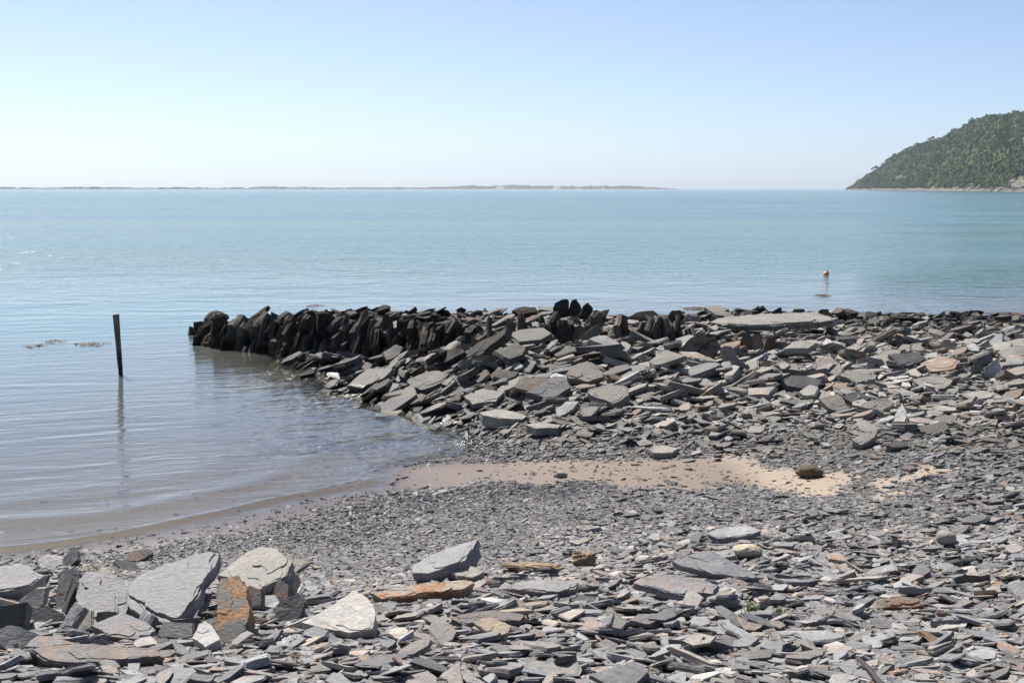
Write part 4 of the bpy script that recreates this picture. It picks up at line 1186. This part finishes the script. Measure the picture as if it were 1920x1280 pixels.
boulder('earth_clod', 'brown clod of dried weed and earth on the gravel, upper middle foreground', 'clod', 1098, 1064, (.17, .11, .12), R(20), M_CLOD, .5, 4, .20, .2)
boulder('earth_clod', 'low flat brown clod left of the upstanding clod', 'clod', 1000, 1072, (.40, .16, .05), R(5), M_CLOD, .4, 4, .22, .3)
boulder('cobble', 'small dark cobble standing on the open wet sand', 'cobble', 1052, 896, (.12, .08, .07), 0, M_GREY, .15, 3)

M_STICK = plain('charred_stick', [(.3, (.012, .010, .009)), (.7, (.04, .032, .027))], 30.0, .75, .4)
def ground_pt(px, row):
    z = .9
    for _ in range(12):
        x, y = on_z(px, row, z); z = float(hgt(x, y)) * .7 + z * .3
    return np.array([float(x), float(y), z])
a0, a1 = ground_pt(1607, 1246), ground_pt(1668, 1310)
V, F = [], []
for k in range(7):
    f = k / 6; c = a0 * (1 - f) + a1 * f + np.array([0, 0, .03 + .008 * math.sin(f * 5)]); r = (.0085 + .003 * f) * rng.uniform(.9, 1.12)
    for a in range(8): V.append(c + r * np.array([math.cos(a * .785), 0, math.sin(a * .785)]))
for k in range(6):
    for a in range(8): F.append((k * 8 + a, k * 8 + (a + 1) % 8, (k + 1) * 8 + (a + 1) % 8, (k + 1) * 8 + a))
me = mesh_np('stick', np.array(V) - a0, np.array(F), M_STICK, True)
tag(obj('driftwood_stick', me, loc=a0), 'thin black stick lying across slates at the bottom edge', 'stick')

M_GRASS = plain('shore_grass', [(.3, (.08, .15, .02)), (.7, (.20, .28, .05))], 60.0, .6, .0)
M_STRAW = plain('dry_straw', [(.3, (.35, .28, .17)), (.7, (.55, .46, .30))], 60.0, .8, .0)
def tuft(name, label, px, row, n, hmax, spread, mat, lie=.5):
    p = ground_pt(px, row)
    V, F = [], []
    for k in range(n):
        a = rng.uniform(0, 6.28); q = np.array([rng.normal(0, spread), rng.normal(0, spread * .6), 0])
        d = norm([math.cos(a) * lie * rng.uniform(.3, 1.6), math.sin(a) * lie * rng.uniform(.3, 1.6), 1]); h_ = hmax * rng.uniform(.4, 1)
        s_ = norm(np.cross(d, [0, 0, 1])) * .0022
        i = len(V)
        m_ = q + d * h_ * .55; t_ = q + d * h_ + np.array([d[0], d[1], -.35]) * h_ * .25
        V += [q - s_, q + s_, m_ + s_ * .8, m_ - s_ * .8, t_ + s_ * .2, t_ - s_ * .2]
        F += [(i, i + 1, i + 2, i + 3), (i + 3, i + 2, i + 4, i + 5)]
    me = mesh_np(name, np.array(V), np.array(F), mat)
    return tag(obj(name, me, loc=p), label, 'grass', {'grass_tuft': 'green tufts among the slates', 'straw_wisp': 'wisps of dry straw'}[name])
tuft('grass_tuft', 'small bright green grass tuft beside a brown slate, left of two', 1406, 1146, 60, .06, .018, M_GRASS)
tuft('grass_tuft', 'tiny green grass tuft right of the brown slate, right of two', 1462, 1148, 30, .04, .014, M_GRASS)
tuft('straw_wisp', 'pale dry straw caught behind the bumpy upright slab at left', 190, 1075, 70, .12, .05, M_STRAW, 1.2)
tuft('straw_wisp', 'dry straw wisp between slates near the bottom right of centre', 1205, 1268, 30, .06, .03, M_STRAW, 1.8)

# ------------------------------------------------------------------ summer haze over the estuary
m = NT('haze_air')
pv = m.n('ShaderNodeVolumePrincipled', {'Color': (.74, .87, 1.0, 1), 'Density': 7.5e-5, 'Anisotropy': .35})
m.t.links.new(pv.outputs[0], m.out.inputs['Volume'])
bm = bmesh.new(); bmesh.ops.create_cube(bm, size=1.0)
for v_ in bm.verts:
    v_.co.x *= 24400; v_.co.y = 6050 + v_.co.y * 12340; v_.co.z = 108 + v_.co.z * 240
me = bpy.data.meshes.new('haze'); bm.to_mesh(me); bm.free(); me.materials.append(m.mat)
tag(obj('haze', me), 'thin pale summer haze over the estuary', kind='stuff')
